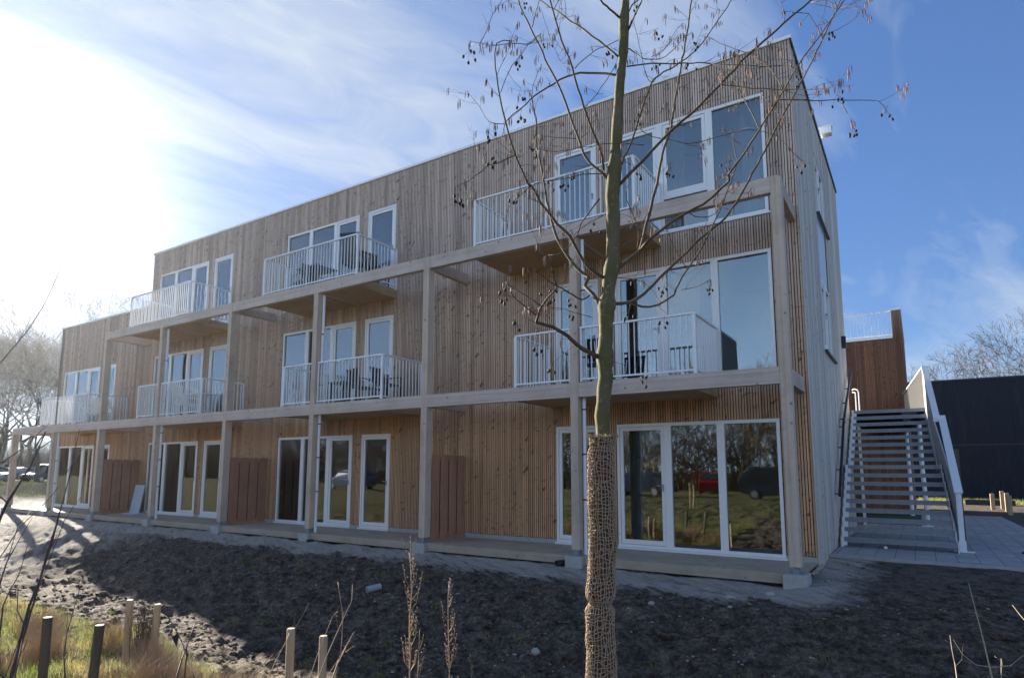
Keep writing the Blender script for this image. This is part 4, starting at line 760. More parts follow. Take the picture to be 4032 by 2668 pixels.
# ------------------------------------------------------------------ cars
def car(label,paint,loc,rz,tall=0,group='parked cars'):
    T=thing('parked_car',label,'car',(0,0,0),group)
    b=MB(); L=4.3; Wd=.86
    prof=[(-L/2,.32),(-L/2,.72),(-L/2+.08,.82),(-1.0,.96),(-.55,1.36+tall),(.0,1.44+tall),(1.25,1.42+tall),(1.95,1.05+tall*.6),(L/2,.92),(L/2,.32),(1.75,.28),(-1.75,.28)]
    n=len(prof); ins=lambda z: Wd-(.14 if z>1.2 else 0)
    b._a([(x,-ins(z),z) for x,z in prof]+[(x,ins(z),z) for x,z in prof])
    b.f.append(tuple(range(n))); b.f.append(tuple(reversed(range(n,2*n))))
    for i in range(n): j=(i+1)%n; b.f.append((j,i,n+i,n+j))
    b.build('body',M[paint],T,bevel=.05)
    g_=MB()
    for s in (-1,1):
        y=s*(Wd-.055)
        g_.hexa([(-.85,y-.01,1.0),(1.75,y-.01,1.02),(1.75,y+.01,1.02),(-.85,y+.01,1.0),(-.50,s*(Wd-.12)-.02,1.32+tall),(1.2,s*(Wd-.12)-.02,1.34+tall),(1.2,s*(Wd-.12)+.02,1.34+tall),(-.50,s*(Wd-.12)+.02,1.32+tall)])
    g_.hexa([(-1.02,-.72,1.0),(-1.0,.72,1.0),(-.96,.72,1.0),(-.98,-.72,1.0),(-.62,-.66,1.33+tall),(-.62,.66,1.33+tall),(-.58,.66,1.33+tall),(-.58,-.66,1.33+tall)])
    g_.hexa([(1.93,-.7,1.09+tall*.6),(1.93,.7,1.09+tall*.6),(1.97,.7,1.09+tall*.6),(1.97,-.7,1.09+tall*.6),(1.34,-.64,1.38+tall),(1.34,.64,1.38+tall),(1.38,.64,1.38+tall),(1.38,-.64,1.38+tall)])
    g_.build('car_window',M['carglass'],T)
    for sx in (-1.35,1.35):
        for sy in (-1,1):
            w_=MB(); w_.tube([(sx,sy*.70,.32),(sx,sy*.88,.32)],.32,18); wh=w_.build('wheel',M['tyre'],T)
            r_=MB(); r_.tube([(sx,sy*.875,.32),(sx,sy*.893,.32)],.2,14); r_.build('rim',M['hub'],wh)
    for s in (-1,1):
        h_=MB(); h_.box(-L/2-.012,-L/2+.06,s*.62-.14,s*.62+.14,.66,.78); h_.build('headlight',M['headlamp'],T)
        h_=MB(); h_.box(L/2-.05,L/2+.012,s*.68-.1,s*.68+.1,.72,.9); h_.build('tail_light',M['carpaint_red'],T)
    T.location=loc; T.rotation_euler=(0,0,rz); return T
car('silver parked car glinting at the far left in front of bare trees','carpaint_silver',(-71.4,15.7,.2),R(110))
car('taller dark parked car right of the silver one, beside the corner of the block','carpaint_dark',(-69.2,17.3,.2),R(112),.35)
car('dark car parked at the extreme left edge of the picture','carpaint_dark',(-73.6,13.9,.2),R(108))
car('red car mirrored in the large ground floor pane','carpaint_red',(-11.3,-35,-.1),R(78))
car('dark van with a pale roof mirrored in the right ground floor pane','carpaint_dark',(-5.2,-27,-.1),R(176),.42)
car('dark car mirrored in the narrow ground floor door pane','carpaint_dark',(-13.4,-26,-.1),R(5),.1)
car('blue grey car mirrored in the middle ground floor windows','carpaint_blue',(-37.5,-24,-.1),R(5),.2)
# ------------------------------------------------------------------ thin winter haze
hb=MB(); hb.box(-400,400,-400,400,-3,26); HZ=hb.build('haze')
hm=bpy.data.materials.new('haze_air'); hm.use_nodes=True; ht=hm.node_tree; ht.nodes.clear()
ho=ht.nodes.new('ShaderNodeOutputMaterial'); hv=ht.nodes.new('ShaderNodeVolumePrincipled'); hv.inputs['Density'].default_value=HZD; hv.inputs['Color'].default_value=(.86,.92,1,1); hv.inputs['Anisotropy'].default_value=.8
ht.links.new(hv.outputs[0],ho.inputs['Volume']); HZ.data.materials.append(hm); tag(HZ,'thin pale winter haze in the low sun','haze',kind='stuff')
# ------------------------------------------------------------------ alder in front
A=thing('alder_tree','young alder with greenish trunk, black cones and jute-wrapped stem in front of the block','tree',(BK['trunk'][1][0],BK['trunk'][1][1],-.6))
tp=[Vector(p[:3]) for p in BK['trunk']]; trd=[p[3] for p in BK['trunk']]
def resample(pts,rad,step):
    P=[];Q=[]
    for i in range(len(pts)-1):
        n=max(1,int((pts[i+1]-pts[i]).length/step))
        for k in range(n):
            t=k/n; p0=pts[max(i-1,0)];p1=pts[i];p2=pts[i+1];p3=pts[min(i+2,len(pts)-1)]
            P.append(.5*((2*p1)+(p2-p0)*t+(2*p0-5*p1+4*p2-p3)*t*t+(3*p1-p0-3*p2+p3)*t**3)); Q.append(rad[i]+(rad[i+1]-rad[i])*t)
    P.append(pts[-1].copy());Q.append(rad[-1]); return P,Q
base=tp[0].copy(); foot=Vector((base.x,base.y,hgt(base.x,base.y)-.1))
P,Q=resample([foot]+tp,[trd[0]*1.15]+trd,.04)
Q=[q*(1+.10*noise.noise(p*8)+.07*noise.noise(p*19)) for p,q in zip(P,Q)]
for L in BK['limbs']:
    l0=Vector(L[0][:3])
    for i,p in enumerate(P):
        dz=p.z-l0.z
        if (p-l0).length<.16: Q[i]*=1+min(.22,L[0][3]*13)*math.exp(-(dz/.03)**2)
P=[p+Vector((noise.noise(p*4),noise.noise(p*4+Vector((9,0,0))),0))*.006 for p in P]
t=MB(); t.tube(P,Q,14); TRK=t.build('trunk',M['alder'],A,smooth=True)
# lumps where limbs leave
limbs=MB(); tips=[]
rnd=random.Random(4)
allL=[]
for L in BK['limbs']:
    pts=[Vector(p[:3]) for p in L]; rad=[p[3] for p in L]
    p2,r2=resample(pts,rad,.05)
    for i,p in enumerate(p2):
        if i>1: p2[i]=p+Vector((noise.noise(p*11),noise.noise(p*11+Vector((5,3,0))),noise.noise(p*11+Vector((0,7,2)))))*.008
    r2=[max(.0011,r*1.0) for r in r2]
    limbs.tube(p2,r2,7 if r2[0]>.004 else 5,cap=True); allL.append((p2,r2))
limbs.build('branches',M['alder_branch'],A,smooth=True)
tw=MB(); ck=MB()
def catkins(p,n):
    for _ in range(n):
        a=rnd.uniform(0,6.28); l=rnd.uniform(.026,.05); s=Vector((math.cos(a),math.sin(a),0))*rnd.uniform(.006,.016)
        q=p+s+Vector((0,0,-.006)); tw.tube([p,p+s*.7+Vector((0,0,.004)),q],[.0007,.0006,.0006],3,cap=False)
        ck.tube([q,q+Vector((s.x*.1,s.y*.1,-l*.4)),q+Vector((s.x*.15,s.y*.15,-l))],[.0019,.0029,.0014],5)
def twig(p,d,L,r,lev):
    n=5; pts=[p]; dd=d.copy()
    for i in range(n):
        dd=(dd+Vector((rnd.uniform(-1,1),rnd.uniform(-1,1),rnd.uniform(-.8,.9)))*.28).normalized(); pts.append(pts[-1]+dd*L/n)
    tw.tube(pts,[r*(1-.55*i/n) for i in range(n+1)],4,cap=False)
    if lev<2 and L>.1:
        for _ in range(rnd.randint(1,3)):
            i=rnd.randint(1,n-1); twig(pts[i],(dd+Vector((rnd.uniform(-1,1),rnd.uniform(-1,1),rnd.uniform(-.6,1)))*.9).normalized(),L*rnd.uniform(.35,.6),r*.7,lev+1)
    if rnd.random()<.45: catkins(pts[-1],rnd.randint(2,4))
for p2,r2 in allL:
    Ltot=sum((a-b).length for a,b in zip(p2,p2[1:])); n=int(Ltot*(6.5 if r2[0]<.006 else 5))
    for _ in range(n):
        i=int(len(p2)*rnd.uniform(.25,.98)); i=min(max(1,i),len(p2)-2); d=(p2[i+1]-p2[i-1]).normalized()
        side=Vector((rnd.uniform(-1,1),rnd.uniform(-1,1),rnd.uniform(-.5,1))).normalized()
        twig(p2[i],(d*.55+side*.85).normalized(),rnd.uniform(.05,.24),min(.0016,r2[i]*.6),0)
    catkins(p2[-1],3)
    for i in range(3,len(p2)-1,4):   # buds and short spurs
        if rnd.random()<.5:
            s=Vector((rnd.uniform(-1,1),rnd.uniform(-1,1),rnd.uniform(0,1))).normalized()*.014; tw.tube([p2[i],p2[i]+s],[.0014,.0009],4)
tw.build('twigs',M['twig'],A); tag(ck.build('catkins',M['catkin'],A),kind='stuff')
for c in BK['cones']:
    p=Vector(c); b=MB(); b.tube([p+Vector((.01,0,.045)),p+Vector((0,0,.02)),p],[.0011,.001,.0008],4)
    # join the stalk to the nearest limb
    near=min((q for P2,_ in allL for q in P2),key=lambda q:(q-p).length)
    b.tube([near,(near+p)/2+Vector((0,0,.02)),p+Vector((.01,0,.045))],[.0014,.0012,.0011],4)
    for _ in range(rnd.randint(3,5)):
        o=Vector((rnd.uniform(-.036,.036),rnd.uniform(-.036,.036),rnd.uniform(-.05,.015)))
        b.tube([p+Vector((0,0,.015)),p+o*.6,p+o],[.0008,.0007,.0007],3,cap=False)
        rot=Matrix.Rotation(rnd.uniform(-.5,.5),3,'X')@Matrix.Rotation(rnd.uniform(-.5,.5),3,'Y')
        b.ball(p+o+Vector((0,0,-.008)),.0082,.0082,.0125,8,6,jit=.12,rot=rot)
    b.build('cone_cluster',M['cone'],A)
# jute wrap
zt_=[q for q in P]; 
def trunk_at(z):
    for a,b in zip(P,P[1:]):
        if a.z<=z<=b.z: return a.lerp(b,(z-a.z)/max(1e-6,b.z-a.z))
    return P[0].copy() if z<P[0].z else P[-1].copy()
ztop=ZTOP; zbot=foot.z+.08; ztie=BK['trunk'][2][2]
kr=.081
def wr(z,a):
    base_=kr*(1.0+.05*math.sin(z*7+a)+.04*noise.noise(Vector((math.cos(a),math.sin(a),z*4))))
    base_*=1-.26*math.exp(-((z-ztie)/.022)**2)+.10*math.exp(-((z-ztie-.07)/.05)**2)
    base_*=1-.10*math.exp(-((z-ztop+.07)/.015)**2)+.05*math.exp(-((z-ztop)/.03)**2)
    base_*=1+.12*max(0,(ztie-z))/.6
    if z>ztie:
        t_=(z-ztie)/(ztop-ztie); af=-.95+1.25*min(1,t_*2.2); da=(a-af+math.pi)%(2*math.pi)-math.pi
        base_*=1-.17*math.exp(-(da/.16)**2)*min(1,t_*6)+.07*math.exp(-((da+.4)/.2)**2)
    base_*=1+.12*noise.noise(Vector((math.cos(a)*1.7,math.sin(a)*1.7,z*11)))
    return base_
u=MB(); zs=[zbot+(ztop-.004-zbot)*i/90 for i in range(91)]; nn=20
for z in zs:
    c=trunk_at(z); u._a([(c.x+math.cos(2*math.pi*k/nn)*(wr(z,2*math.pi*k/nn)-.008),c.y+math.sin(2*math.pi*k/nn)*(wr(z,2*math.pi*k/nn)-.008),z) for k in range(nn)])
for i in range(90):
    for k in range(nn): a=i*nn+k; b=i*nn+(k+1)%nn; u.f.append((a,b,b+nn,a+nn))
WR=u.build('jute_wrap',M['jute_under'],A,smooth=True)
s=MB(); nv=30
def wp(z,a,off=0):
    c=trunk_at(z); r=wr(z,a)+off; return Vector((c.x+math.cos(a)*r,c.y+math.sin(a)*r,z))
nz=int((ztop-zbot)/.016)
for k in range(nv):
    a0=2*math.pi*k/nv; pts=[]
    for i in range(nz+1):
        z=zbot+(ztop-zbot)*i/nz; a=a0+.16*math.sin(z*3.1)+.11*noise.noise(Vector((k*3.1,z*14,0)))+.10*noise.noise(Vector((k*.3,z*5,0))); pts.append(wp(z,a,.0025*(1 if (i+k)%2 else -1)))
    s.tube(pts,.0033,4,cap=False)
nr=int((ztop-zbot)/.021)
for i in range(nr):
    z0=zbot+(ztop-zbot)*i/nr; pts=[]
    for k in range(nv*2+1):
        a=2*math.pi*k/(nv*2); z=z0+.02*noise.noise(Vector((math.cos(a)*2,math.sin(a)*2,i*5.3)))+.016*math.sin(a+z0*2.1)+.005*noise.noise(Vector((k*.9,i*2.3,1)))
        pts.append(wp(min(z,ztop),a+.16*math.sin(z*3.1),.0025*(1 if (i+k)%2 else -1)))
    s.tube(pts,.0031,4,cap=False)
for _ in range(800):  # loose fibres and frayed top
    z=zbot+(ztop-zbot)*rnd.random()**.8 if rnd.random()<.8 else ztop-.01*rnd.random(); a=rnd.uniform(0,6.28); p=wp(z,a); o=(p-trunk_at(z)); o.z=0; o.normalize()
    e=p+o*rnd.uniform(.008,.028)+Vector((rnd.uniform(-.01,.01),rnd.uniform(-.01,.01),rnd.uniform(-.006,.02))); s.tube([p,(p+e)/2+Vector((0,0,.003)),e],[.0011,.001,.0007],3,cap=False)
for k in range(60):
    a=2*math.pi*k/60; p=wp(ztop-.012,a,.001); o=(p-trunk_at(ztop)); o.z=0
    s.tube([p,p+o*rnd.uniform(-.1,.2)+Vector((0,0,.012)),p+o*rnd.uniform(-.2,.4)+Vector((rnd.uniform(-.006,.006),0,rnd.uniform(.008,.028)))],[.0018,.0016,.001],4,cap=False)
s.tube([wp(ztop-.03,3.6),wp(ztop-.01,3.6,.02),wp(ztop,3.6,.021)+Vector((0,0,.03)),wp(ztop,3.6,.022)+Vector((-.002,0,.055))],[.0016,.0013,.001,.0008],4)
s.build('jute_net',M['jute'],WR)
tt=MB(); 
for dz in (-.004,.004): tt.tube([wp(ztie+dz+.003*math.sin(a*2),a,.002) for a in [2*math.pi*k/24 for k in range(25)]],.0022,5)
a=3.9; tt.tube([wp(ztie,a,.002),wp(ztie+.012,a+.2,.012),wp(ztie+.03,a+.3,.018)],[.0022,.002,.0018],5)
tt.build('tie',M['tie'],A)
# ------------------------------------------------------------------ foreground stalks
def stemthing(name,label,cat,pts,mat,group=None,n=6):
    T=thing(name,label,cat,(pts[0][0],pts[0][1],hgt(pts[0][0],pts[0][1],False)),group)
    V=[Vector(p[:3]) for p in pts]; rr=[p[3] for p in pts]
    gz=hgt(V[0].x,V[0].y)-.03
    if V[0].z>gz:
        d=(V[0]-V[1]); d.normalize(); ft_=V[0]+d*min(1.2,(V[0].z-gz)/max(.35,-d.z)); ft_.z=gz; V=[ft_]+V; rr=[rr[0]*1.1]+rr
    p2,r2=resample(V,rr,.05); b=MB(); b.tube(p2,r2,n); b.build('stem',mat,T,smooth=True); return T,p2,r2
def side_twigs(T,p2,r2,mat,step,Lr,up=.7,leaf=None,name='side_twigs',start=.25):
    b=MB(); l=MB()
    k=int(len(p2)*start)
    while k<len(p2)-1:
        d=(p2[min(k+1,len(p2)-1)]-p2[k-1]).normalized(); a=rnd.uniform(0,6.28); s=Vector((math.cos(a),math.sin(a),up)).normalized()
        L=rnd.uniform(*Lr); q=p2[k]; m=q+(s+d*.3)*L*.5; e=q+(s*.7+d*.6+Vector((0,0,.2)))*L
        b.tube([q,m,e],[r2[k]*.6,r2[k]*.5,r2[k]*.35],4)
        if leaf: 
            for t_ in (.5,.8,1): l.ball(q.lerp(e,t_),leaf*rnd.uniform(.6,1.3),leaf*.7,leaf,5,4,jit=.3)
        k+=max(1,int(step/.05*rnd.uniform(.5,1.5)))
    if b.v: b.build(name,mat,T)
    if l.v: tag(l.build('seed_heads',M['dryseed'],T),kind='stuff')
ST={}
for kind,pts in BK['stems']:
    if kind=='willow': pts=[[*p[:3],p[3]*1.5] for p in pts]
    ST.setdefault(kind,[]).append(pts)
WL=['arching willow shoot crossing the white sky at the left edge','thick dark willow shoot rising past the leftmost posts','thin willow shoot leaning right across the leftmost bay','willow shoot rising steeply from the lower left grass','short willow shoot at the bottom left edge','second thin shoot beside the steep willow shoot','faint willow shoot low at the left edge']
for i,pts in enumerate(ST['willow']):
    T,p2,r2=stemthing('willow_shoot',WL[i],'shoot',pts,M['thornstem'],'willow shoots in the left foreground'); side_twigs(T,p2,r2,M['thornstem'],.35,(.03,.10),.6,start=.1)
TL=['dark rose stem in front of the leftmost glazed door','thin forked rose stem leaning right beside the second post','pale thin rose stem right of the leftmost door','short rose twig low at the left deck edge','tall curved rose stem between the two dark stakes']
for i,pts in enumerate(ST['thorn']):
    T,p2,r2=stemthing('rose_stem',TL[i],'stem',pts,M['thornstem'],'rose stems in the left foreground'); side_twigs(T,p2,r2,M['thornstem'],.2,(.02,.07),.5,start=.1)
BL=['long dark bramble stem rising right of the pale stake pair','bramble stem with withered brown leaves','forked bramble stem with curled dark leaves']
for i,pts in enumerate(ST['bramble']):
    T,p2,r2=stemthing('bramble_stem',BL[i],'stem',pts,M['thornstem'],'bramble stems beside the stakes'); side_twigs(T,p2,r2,M['thornstem'],.18,(.03,.09),.3,start=.2)
    l=MB()
    for _ in range(5):
        q=p2[int(len(p2)*rnd.uniform(.3,.95))]; 
        for h_ in range(2): l.quad(q,q+Vector((rnd.uniform(-.02,.02),rnd.uniform(-.02,.02),-.02)),q+Vector((rnd.uniform(-.015,.03),rnd.uniform(-.02,.02),-.06)),q+Vector((.012,0,-.03)))
    l.build('withered_leaves',M['cone'],T)
RL=['bent straw stalk touching the top of the left pale stake','short straw stalk left of the pale stake pair','tall hooked straw stalk right of the pale stakes','straight thin straw stalk crossing the hooked one','short forked straw stalk between the pale stakes','straw stalk with two prongs right of the pale stakes','side prong straw stalk lowest of the group']
for i,pts in enumerate(ST['reed']):
    T,p2,r2=stemthing('dry_stalk',RL[i],'dry stalk',pts,M['dry'],'dry straw stalks round the pale stakes'); side_twigs(T,p2,r2,M['dry'],.28,(.03,.08),.9,start=.5)
for kind,label,L,leaf,step in (('seedA','tallest dried weed with bushy brown seed branches before the deck',(.05,.13),.0052,.028),('seedB','second dried weed, slimmer, right of the bushy one',(.04,.09),.0045,.034),('seedC','thin dried weed low between the two taller ones',(.03,.07),.004,.07)):
    for pts in ST[kind]:
        T,p2,r2=stemthing('dried_weed',label,'dried weed',pts,M['dry'],'dried weeds in the foreground'); 
        for _ in range(3 if kind!='seedC' else 1): side_twigs(T,p2,r2,M['dry'],step,L,.9,leaf=leaf,start=.42)
for i,(lab,bx,by,H) in enumerate((('small dried weed left of the white stone',-2.35,-4.6,.42),('tiny dried stalk just left of the jute-wrapped trunk',-1.55,-4.9,.36))):
    z=hgt(bx,by); pts=[(bx,by,z,.003),(bx+.02,by,z+H*.5,.0025),(bx+.01,by,z+H,.0015)]
    T,p2,r2=stemthing('dried_weed',lab,'dried weed',pts,M['dry'],'dried weeds in the foreground'); side_twigs(T,p2,r2,M['dry'],.05,(.02,.06),.9,leaf=.006,start=.35)
T,p2,r2=stemthing('sapling','pale sunlit sapling with paired twigs at the lower right','sapling',ST['sapling'][0],M['sap'])
b=MB()
nvec=Vector((.8,.35,0)).normalized()
for k,(t_,L) in enumerate(((.86,.15),(.76,.07),(.68,.15),(.56,.08),(.47,.07),(.38,.08))):
    i=int(len(p2)*t_); q=p2[i]
    for s_ in (-1,1):
        sd=(nvec*s_+Vector((rnd.uniform(-.2,.2),rnd.uniform(-.3,.3),0))).normalized(); L2=L*rnd.uniform(.7,1.2)
        b.tube([q,q+sd*L2*.4+Vector((0,0,L2*.05)),q+sd*L2*.75+Vector((0,0,L2*.35)),q+sd*L2+Vector((0,0,L2*.8))],[r2[i]*.6,r2[i]*.5,r2[i]*.4,r2[i]*.3],5)
b.build('side_twigs',M['sap'],T)
for i,pts in enumerate(ST['sapling2']):
    T,p2,r2=stemthing('sapling',['dim sapling left of the sunlit one','short sapling tip at the bottom right','pale twig at the right picture edge'][i],'sapling',pts,M['sap'],'saplings at the lower right'); 
    side_twigs(T,p2,r2,M['sap'],.14,(.05,.1),.9,start=.2)
# ------------------------------------------------------------------ stakes
SL=[('dark weathered stake nearest the left edge','stake_old',0,1.2),('leaning dark stake with a mossy face','stake_old',.10,1.2),('left stake of the sunlit pair beside the dry clump','stake',0,1.0),('right stake of the sunlit pair, tilted to the right','stake',.06,1.0),('left one of the two pale stakes in the foreground centre','stake',0,1.1),('right one of the two pale stakes in the foreground centre, slightly lower','stake',0,1.1)]
for (x,y,z),(lab,mt,tilt,_) in zip(BK['stakes'],SL):
    zb_=hgt(x,y)-.15; H=z-zb_; T=MB(); tx=tilt*H
    T.tube([(x-tx*.0-tilt*H,y,zb_),(x,y,z-.012),(x,y,z)],[.037,.037,.032],16)
    o=T.build('wooden_stake',M[mt]); tag(o,lab,'stake','wooden stakes')
for i,(x,y,lab) in enumerate(((-6.6,-14.5,'tall pale stake on the field mirrored in the middle large pane'),(-7.1,-15.6,'thin pale stake on the field mirrored left of the tall one'),(-8.2,-16.2,'third pale stake on the field, mirrored beside the mullion'))):
    z0=hgt(x,y); T=MB(); T.tube([(x,y,z0-.1),(x,y,z0+1.1)],.035,12); tag(T.build('wooden_stake',M['stake']),lab,'stake','wooden stakes')
for i,(x,y,z1,lab) in enumerate(((4.27,19.05,.66,'nearest of the short timber posts right of the stairs'),(4.43,21.6,.68,'second short timber post right of the stairs'),(4.47,23.8,.7,'third short timber post right of the stairs'),(4.05,22.6,.62,'short timber post standing left of the other three'))):
    T=MB(); T.box(x-.07,x+.07,y-.07,y+.07,-.1,z1); o=T.build('timber_post',M['stake'],bevel=.01); tag(o,lab,'post','short timber posts right of the stairs')
T=MB(); T.box(3.35,5.2,27,27.6,-.05,.12); T.box(3.35,3.42,27,27.6,.12,.2); T.box(5.13,5.2,27,27.6,.12,.2); T.box(3.42,5.13,27,27.06,.12,.2); T.box(3.42,5.13,27.54,27.6,.12,.2)
tag(T.build('black_trough',M['black']),'low black trough on the soil behind the timber posts','trough','black troughs')
T=MB(); x,y=-50.5,12.3; T.box(x-1.4,x+1.4,y-.3,y+.3,.05,.30); T.box(x-1.4,x-1.3,y-.3,y+.3,.3,.36); T.box(x+1.3,x+1.4,y-.3,y+.3,.3,.36); T.box(x-1.3,x+1.3,y-.3,y-.24,.3,.36); T.box(x-1.3,x+1.3,y+.24,y+.3,.3,.36)
tag(T.build('black_trough',M['black']),'low black trough on the lawn seen between the two leftmost posts','trough','black troughs')
# drain pipes, stones, leaning board
def hollow(name,p0,p1,r,mat):
    b=MB(); b.tube([p0,p1],r,20,cap=False); b.tube([p1,p0],r*.86,20,cap=False)
    for c,(pa,pb) in ((0,(p0,p1)),):
        pass
    n=20; 
    for s0 in (0,n): # rims
        a0=s0; b0=2*n+(n if s0==0 else 0)
        for k in range(n): b.f.append((a0+k,a0+(k+1)%n,b0+(k+1)%n,b0+k))
    return b.build(name,mat)
tag(hollow('drain_pipe',(-6.13,-2.33,-.50),(-6.04,-2.10,-.47),.055,M['pvc']),'grey plastic drain pipe end sticking out of the soil slope','pipe','drain pipe ends')
tag(hollow('drain_pipe',(-3.74,-.16,-.13),(-3.62,.06,-.13),.05,M['black']),'black pipe end beside the footing left of the tree','pipe','drain pipe ends')
tag(hollow('drain_pipe',(-10.28,-.14,-.17),(-10.2,.1,-.17),.045,M['black']),'black pipe end right of the footing under the middle windows','pipe','drain pipe ends')
def stone(x,y,sx,sy,sz,lab,rz=0,lift=0):
    b=MB(); b.ball((0,0,0),sx,sy,sz,10,7,jit=.10); o=b.build('stone',M['stone'],smooth=True); o.location=(x,y,hgt(x,y)+sz*.45+lift); o.rotation_euler=(0,0,rz); tag(o,lab,'stone','loose stones')
stone(-2.44,-3.10,.062,.045,.05,'round white stone left of the jute-wrapped trunk')
stone(-.15,-.72,.07,.05,.04,'flat pale stone below the footing of the corner post',.5)
stone(-.62,-.95,.085,.05,.03,'broad pale clod left of the flat stone',.2)
stone(-1.5,-1.6,.05,.035,.03,'small grey stone in the dark slope right of the trunk',1.)
b=MB(); x0_,x1_=-20.82,-20.25
b.hexa([(x0_,1.10,.004),(x1_,1.10,.004),(x1_,1.14,.004),(x0_,1.14,.004),(x0_,1.26,.94),(x1_,1.26,.94),(x1_,1.30,.94),(x0_,1.30,.94)])
tag(b.build('leaning_board',M['pale']),'pale blue-white board leaning on the wall beside the left privacy screen','board')
b=MB(); b.box(-20.6,-19.9,.75,1.15,.004,.03); tag(b.build('flat_board',M['pale']),'flat pale board lying on the deck below the leaning one','board')
# ------------------------------------------------------------------ loose litter, grass
b=MB()
for _ in range(380):
    x=rnd.uniform(-13,3.3); y=rnd.uniform(-5.8,-.4); 
    if x<-9 and rnd.random()<.5: continue
    z=hgt(x,y); s_=rnd.uniform(.006,.022)*(1.6 if rnd.random()<.06 else 1)
    b.ball((x,y,z+s_*.2),s_*rnd.uniform(.8,1.5),s_*rnd.uniform(.6,1.2),s_*rnd.uniform(.35,.7),5,4,jit=.25)
tag(b.build('pebbles',M['stone']),'scattered pale pebbles and crumbs over the dark soil','pebbles',kind='stuff')
b=MB()
for _ in range(4200):
    x=rnd.uniform(-14,4.2); y=rnd.uniform(-6,-.9) if x<.4 else rnd.uniform(-4.5,2.3); z=hgt(x,y); s_=rnd.uniform(.012,.045)
    b.ball((x,y,z+s_*.1),s_*rnd.uniform(.8,1.4),s_*rnd.uniform(.7,1.2),s_*rnd.uniform(.4,.75),6,4,jit=.3)
for _ in range(420):
    x=rnd.uniform(-9,4.2); y=rnd.uniform(-5.2,-1.7) if x<.5 else rnd.uniform(-4.2,1.8); z=hgt(x,y); s_=rnd.uniform(.03,.085)
    b.ball((x,y,z-s_*.05),s_*rnd.uniform(.9,1.7),s_*rnd.uniform(.7,1.2),s_*rnd.uniform(.35,.65),9,6,jit=.24)
tag(b.build('soil_clods',M['ground'],smooth=False),'dark clods of earth strewn over the slope','soil clods',kind='stuff')
b=MB()
for _ in range(420):
    x=rnd.uniform(-10,3.4); y=rnd.uniform(-5.6,-.7); z=hgt(x,y)+.012; a=rnd.uniform(0,6.28); L_=rnd.uniform(.02,.11)
    b.tube([(x,y,z),(x+math.cos(a)*L_/2,y+math.sin(a)*L_/2,z+rnd.uniform(0,.012)),(x+math.cos(a)*L_,y+math.sin(a)*L_,z+rnd.uniform(-.004,.01))],[.0022,.002,.0012],4)
for _ in range(260):
    x=rnd.uniform(-9,3.4); y=rnd.uniform(-5.6,-.7); z=hgt(x,y)+.02; c_=Vector((x,y,z)); d_=[c_+Vector((rnd.uniform(-.035,.035),rnd.uniform(-.03,.03),rnd.uniform(-.01,.02))) for _ in range(4)]; b.quad(*d_)
tag(b.build('straw_litter',M['dry']),'bits of straw and pale dead leaves on the soil','litter',kind='stuff')
def grass(name,label,n,fx,hr,bw,zf=None,mat=None):
    v=[];f=[]
    for _ in range(n):
        x,y,H=fx()
        z=hgt(x,y,True) if zf is None else zf(x,y); a=rnd.uniform(0,6.28); l=rnd.uniform(.1,.9)*H*hr; w=bw*rnd.uniform(.6,1.3); wx,wy=math.cos(a+1.57)*w,math.sin(a+1.57)*w
        m=(x+math.cos(a)*l*.35,y+math.sin(a)*l*.35,z+H*.62); e=(x+math.cos(a)*l,y+math.sin(a)*l,z+H)
        k=len(v); v+=[(x-wx,y-wy,z-.01),(x+wx,y+wy,z-.01),(m[0]+wx*.7,m[1]+wy*.7,m[2]),(m[0]-wx*.7,m[1]-wy*.7,m[2]),e]; f+=[(k,k+1,k+2,k+3),(k+3,k+2,k+4)]
    b=MB(); b.v=v; b.f=f; return tag(b.build(name,mat or M['grass']),label,'grass',kind='stuff')
def fg():
    while 1:
        x=-3.0-rnd.random()**1.6*13; y=rnd.uniform(-8.8,-5.0)
        nz_=noise.noise(Vector((x*.7,y*.7,3.3)))
        lim_=-5.35-.5*noise.noise(Vector((x*.5,1,0)))-max(0,(x+6.5))*.28
        if y<lim_+.25*nz_ and (nz_>-.35 or rnd.random()<.3):
            if x+y*.0>-3.2+nz_: continue
            H=rnd.uniform(.04,.12)*(1+1.2*max(0,noise.noise(Vector((x*1.3,y*1.3,8)))));return x,y,H
grass('grass','sunlit yellow green grass and dead tufts on the near bank',52000,fg,1.3,.0022)
def ft2():
    c=rnd.choice(TU); a=rnd.gauss(0,.11); b_=rnd.gauss(0,.11); return c[0]+a,c[1]+b_,c[2]*rnd.uniform(.5,1.1)
TU=[(-4.9,-6.45,.42),(-5.2,-6.35,.4),(-4.6,-6.5,.3),(-4.2,-6.6,.34),(-3.9,-6.35,.3),(-4.5,-7.2,.3),(-6.2,-6.9,.36),(-7.4,-6.6,.4),(-8.6,-6.7,.36),(-5.6,-7.6,.3),(-3.7,-6.9,.25),(-3.45,-6.3,.3),(-6.9,-7.3,.4),(-6.4,-6.2,.45),(-7.9,-6.2,.42),(-9.6,-6.4,.45),(-11,-6.3,.4),(-4.3,-6.9,.4),(-5.9,-7.1,.46),(-3.2,-6.7,.3)]
grass('dry_grass_tufts','dead brown grass tufts round the stakes',9000,ft2,1.1,.0016,mat=M['dry'])
def ff():
    return rnd.uniform(-78,-38),rnd.uniform(4,24),rnd.uniform(.06,.2)
def wd():
    c=rnd.choice(WD); return c[0]+rnd.gauss(0,c[2]),c[1]+rnd.gauss(0,c[2]*.8),rnd.uniform(.02,.07)
WD=[(-5.05,-2.25,.09)]+[(rnd.uniform(-11,3.2),rnd.uniform(-4.8,-1.6),rnd.uniform(.03,.10)) for _ in range(34)]
grass('weeds','little green weeds dotted over the bare soil',2600,wd,1.1,.0028)
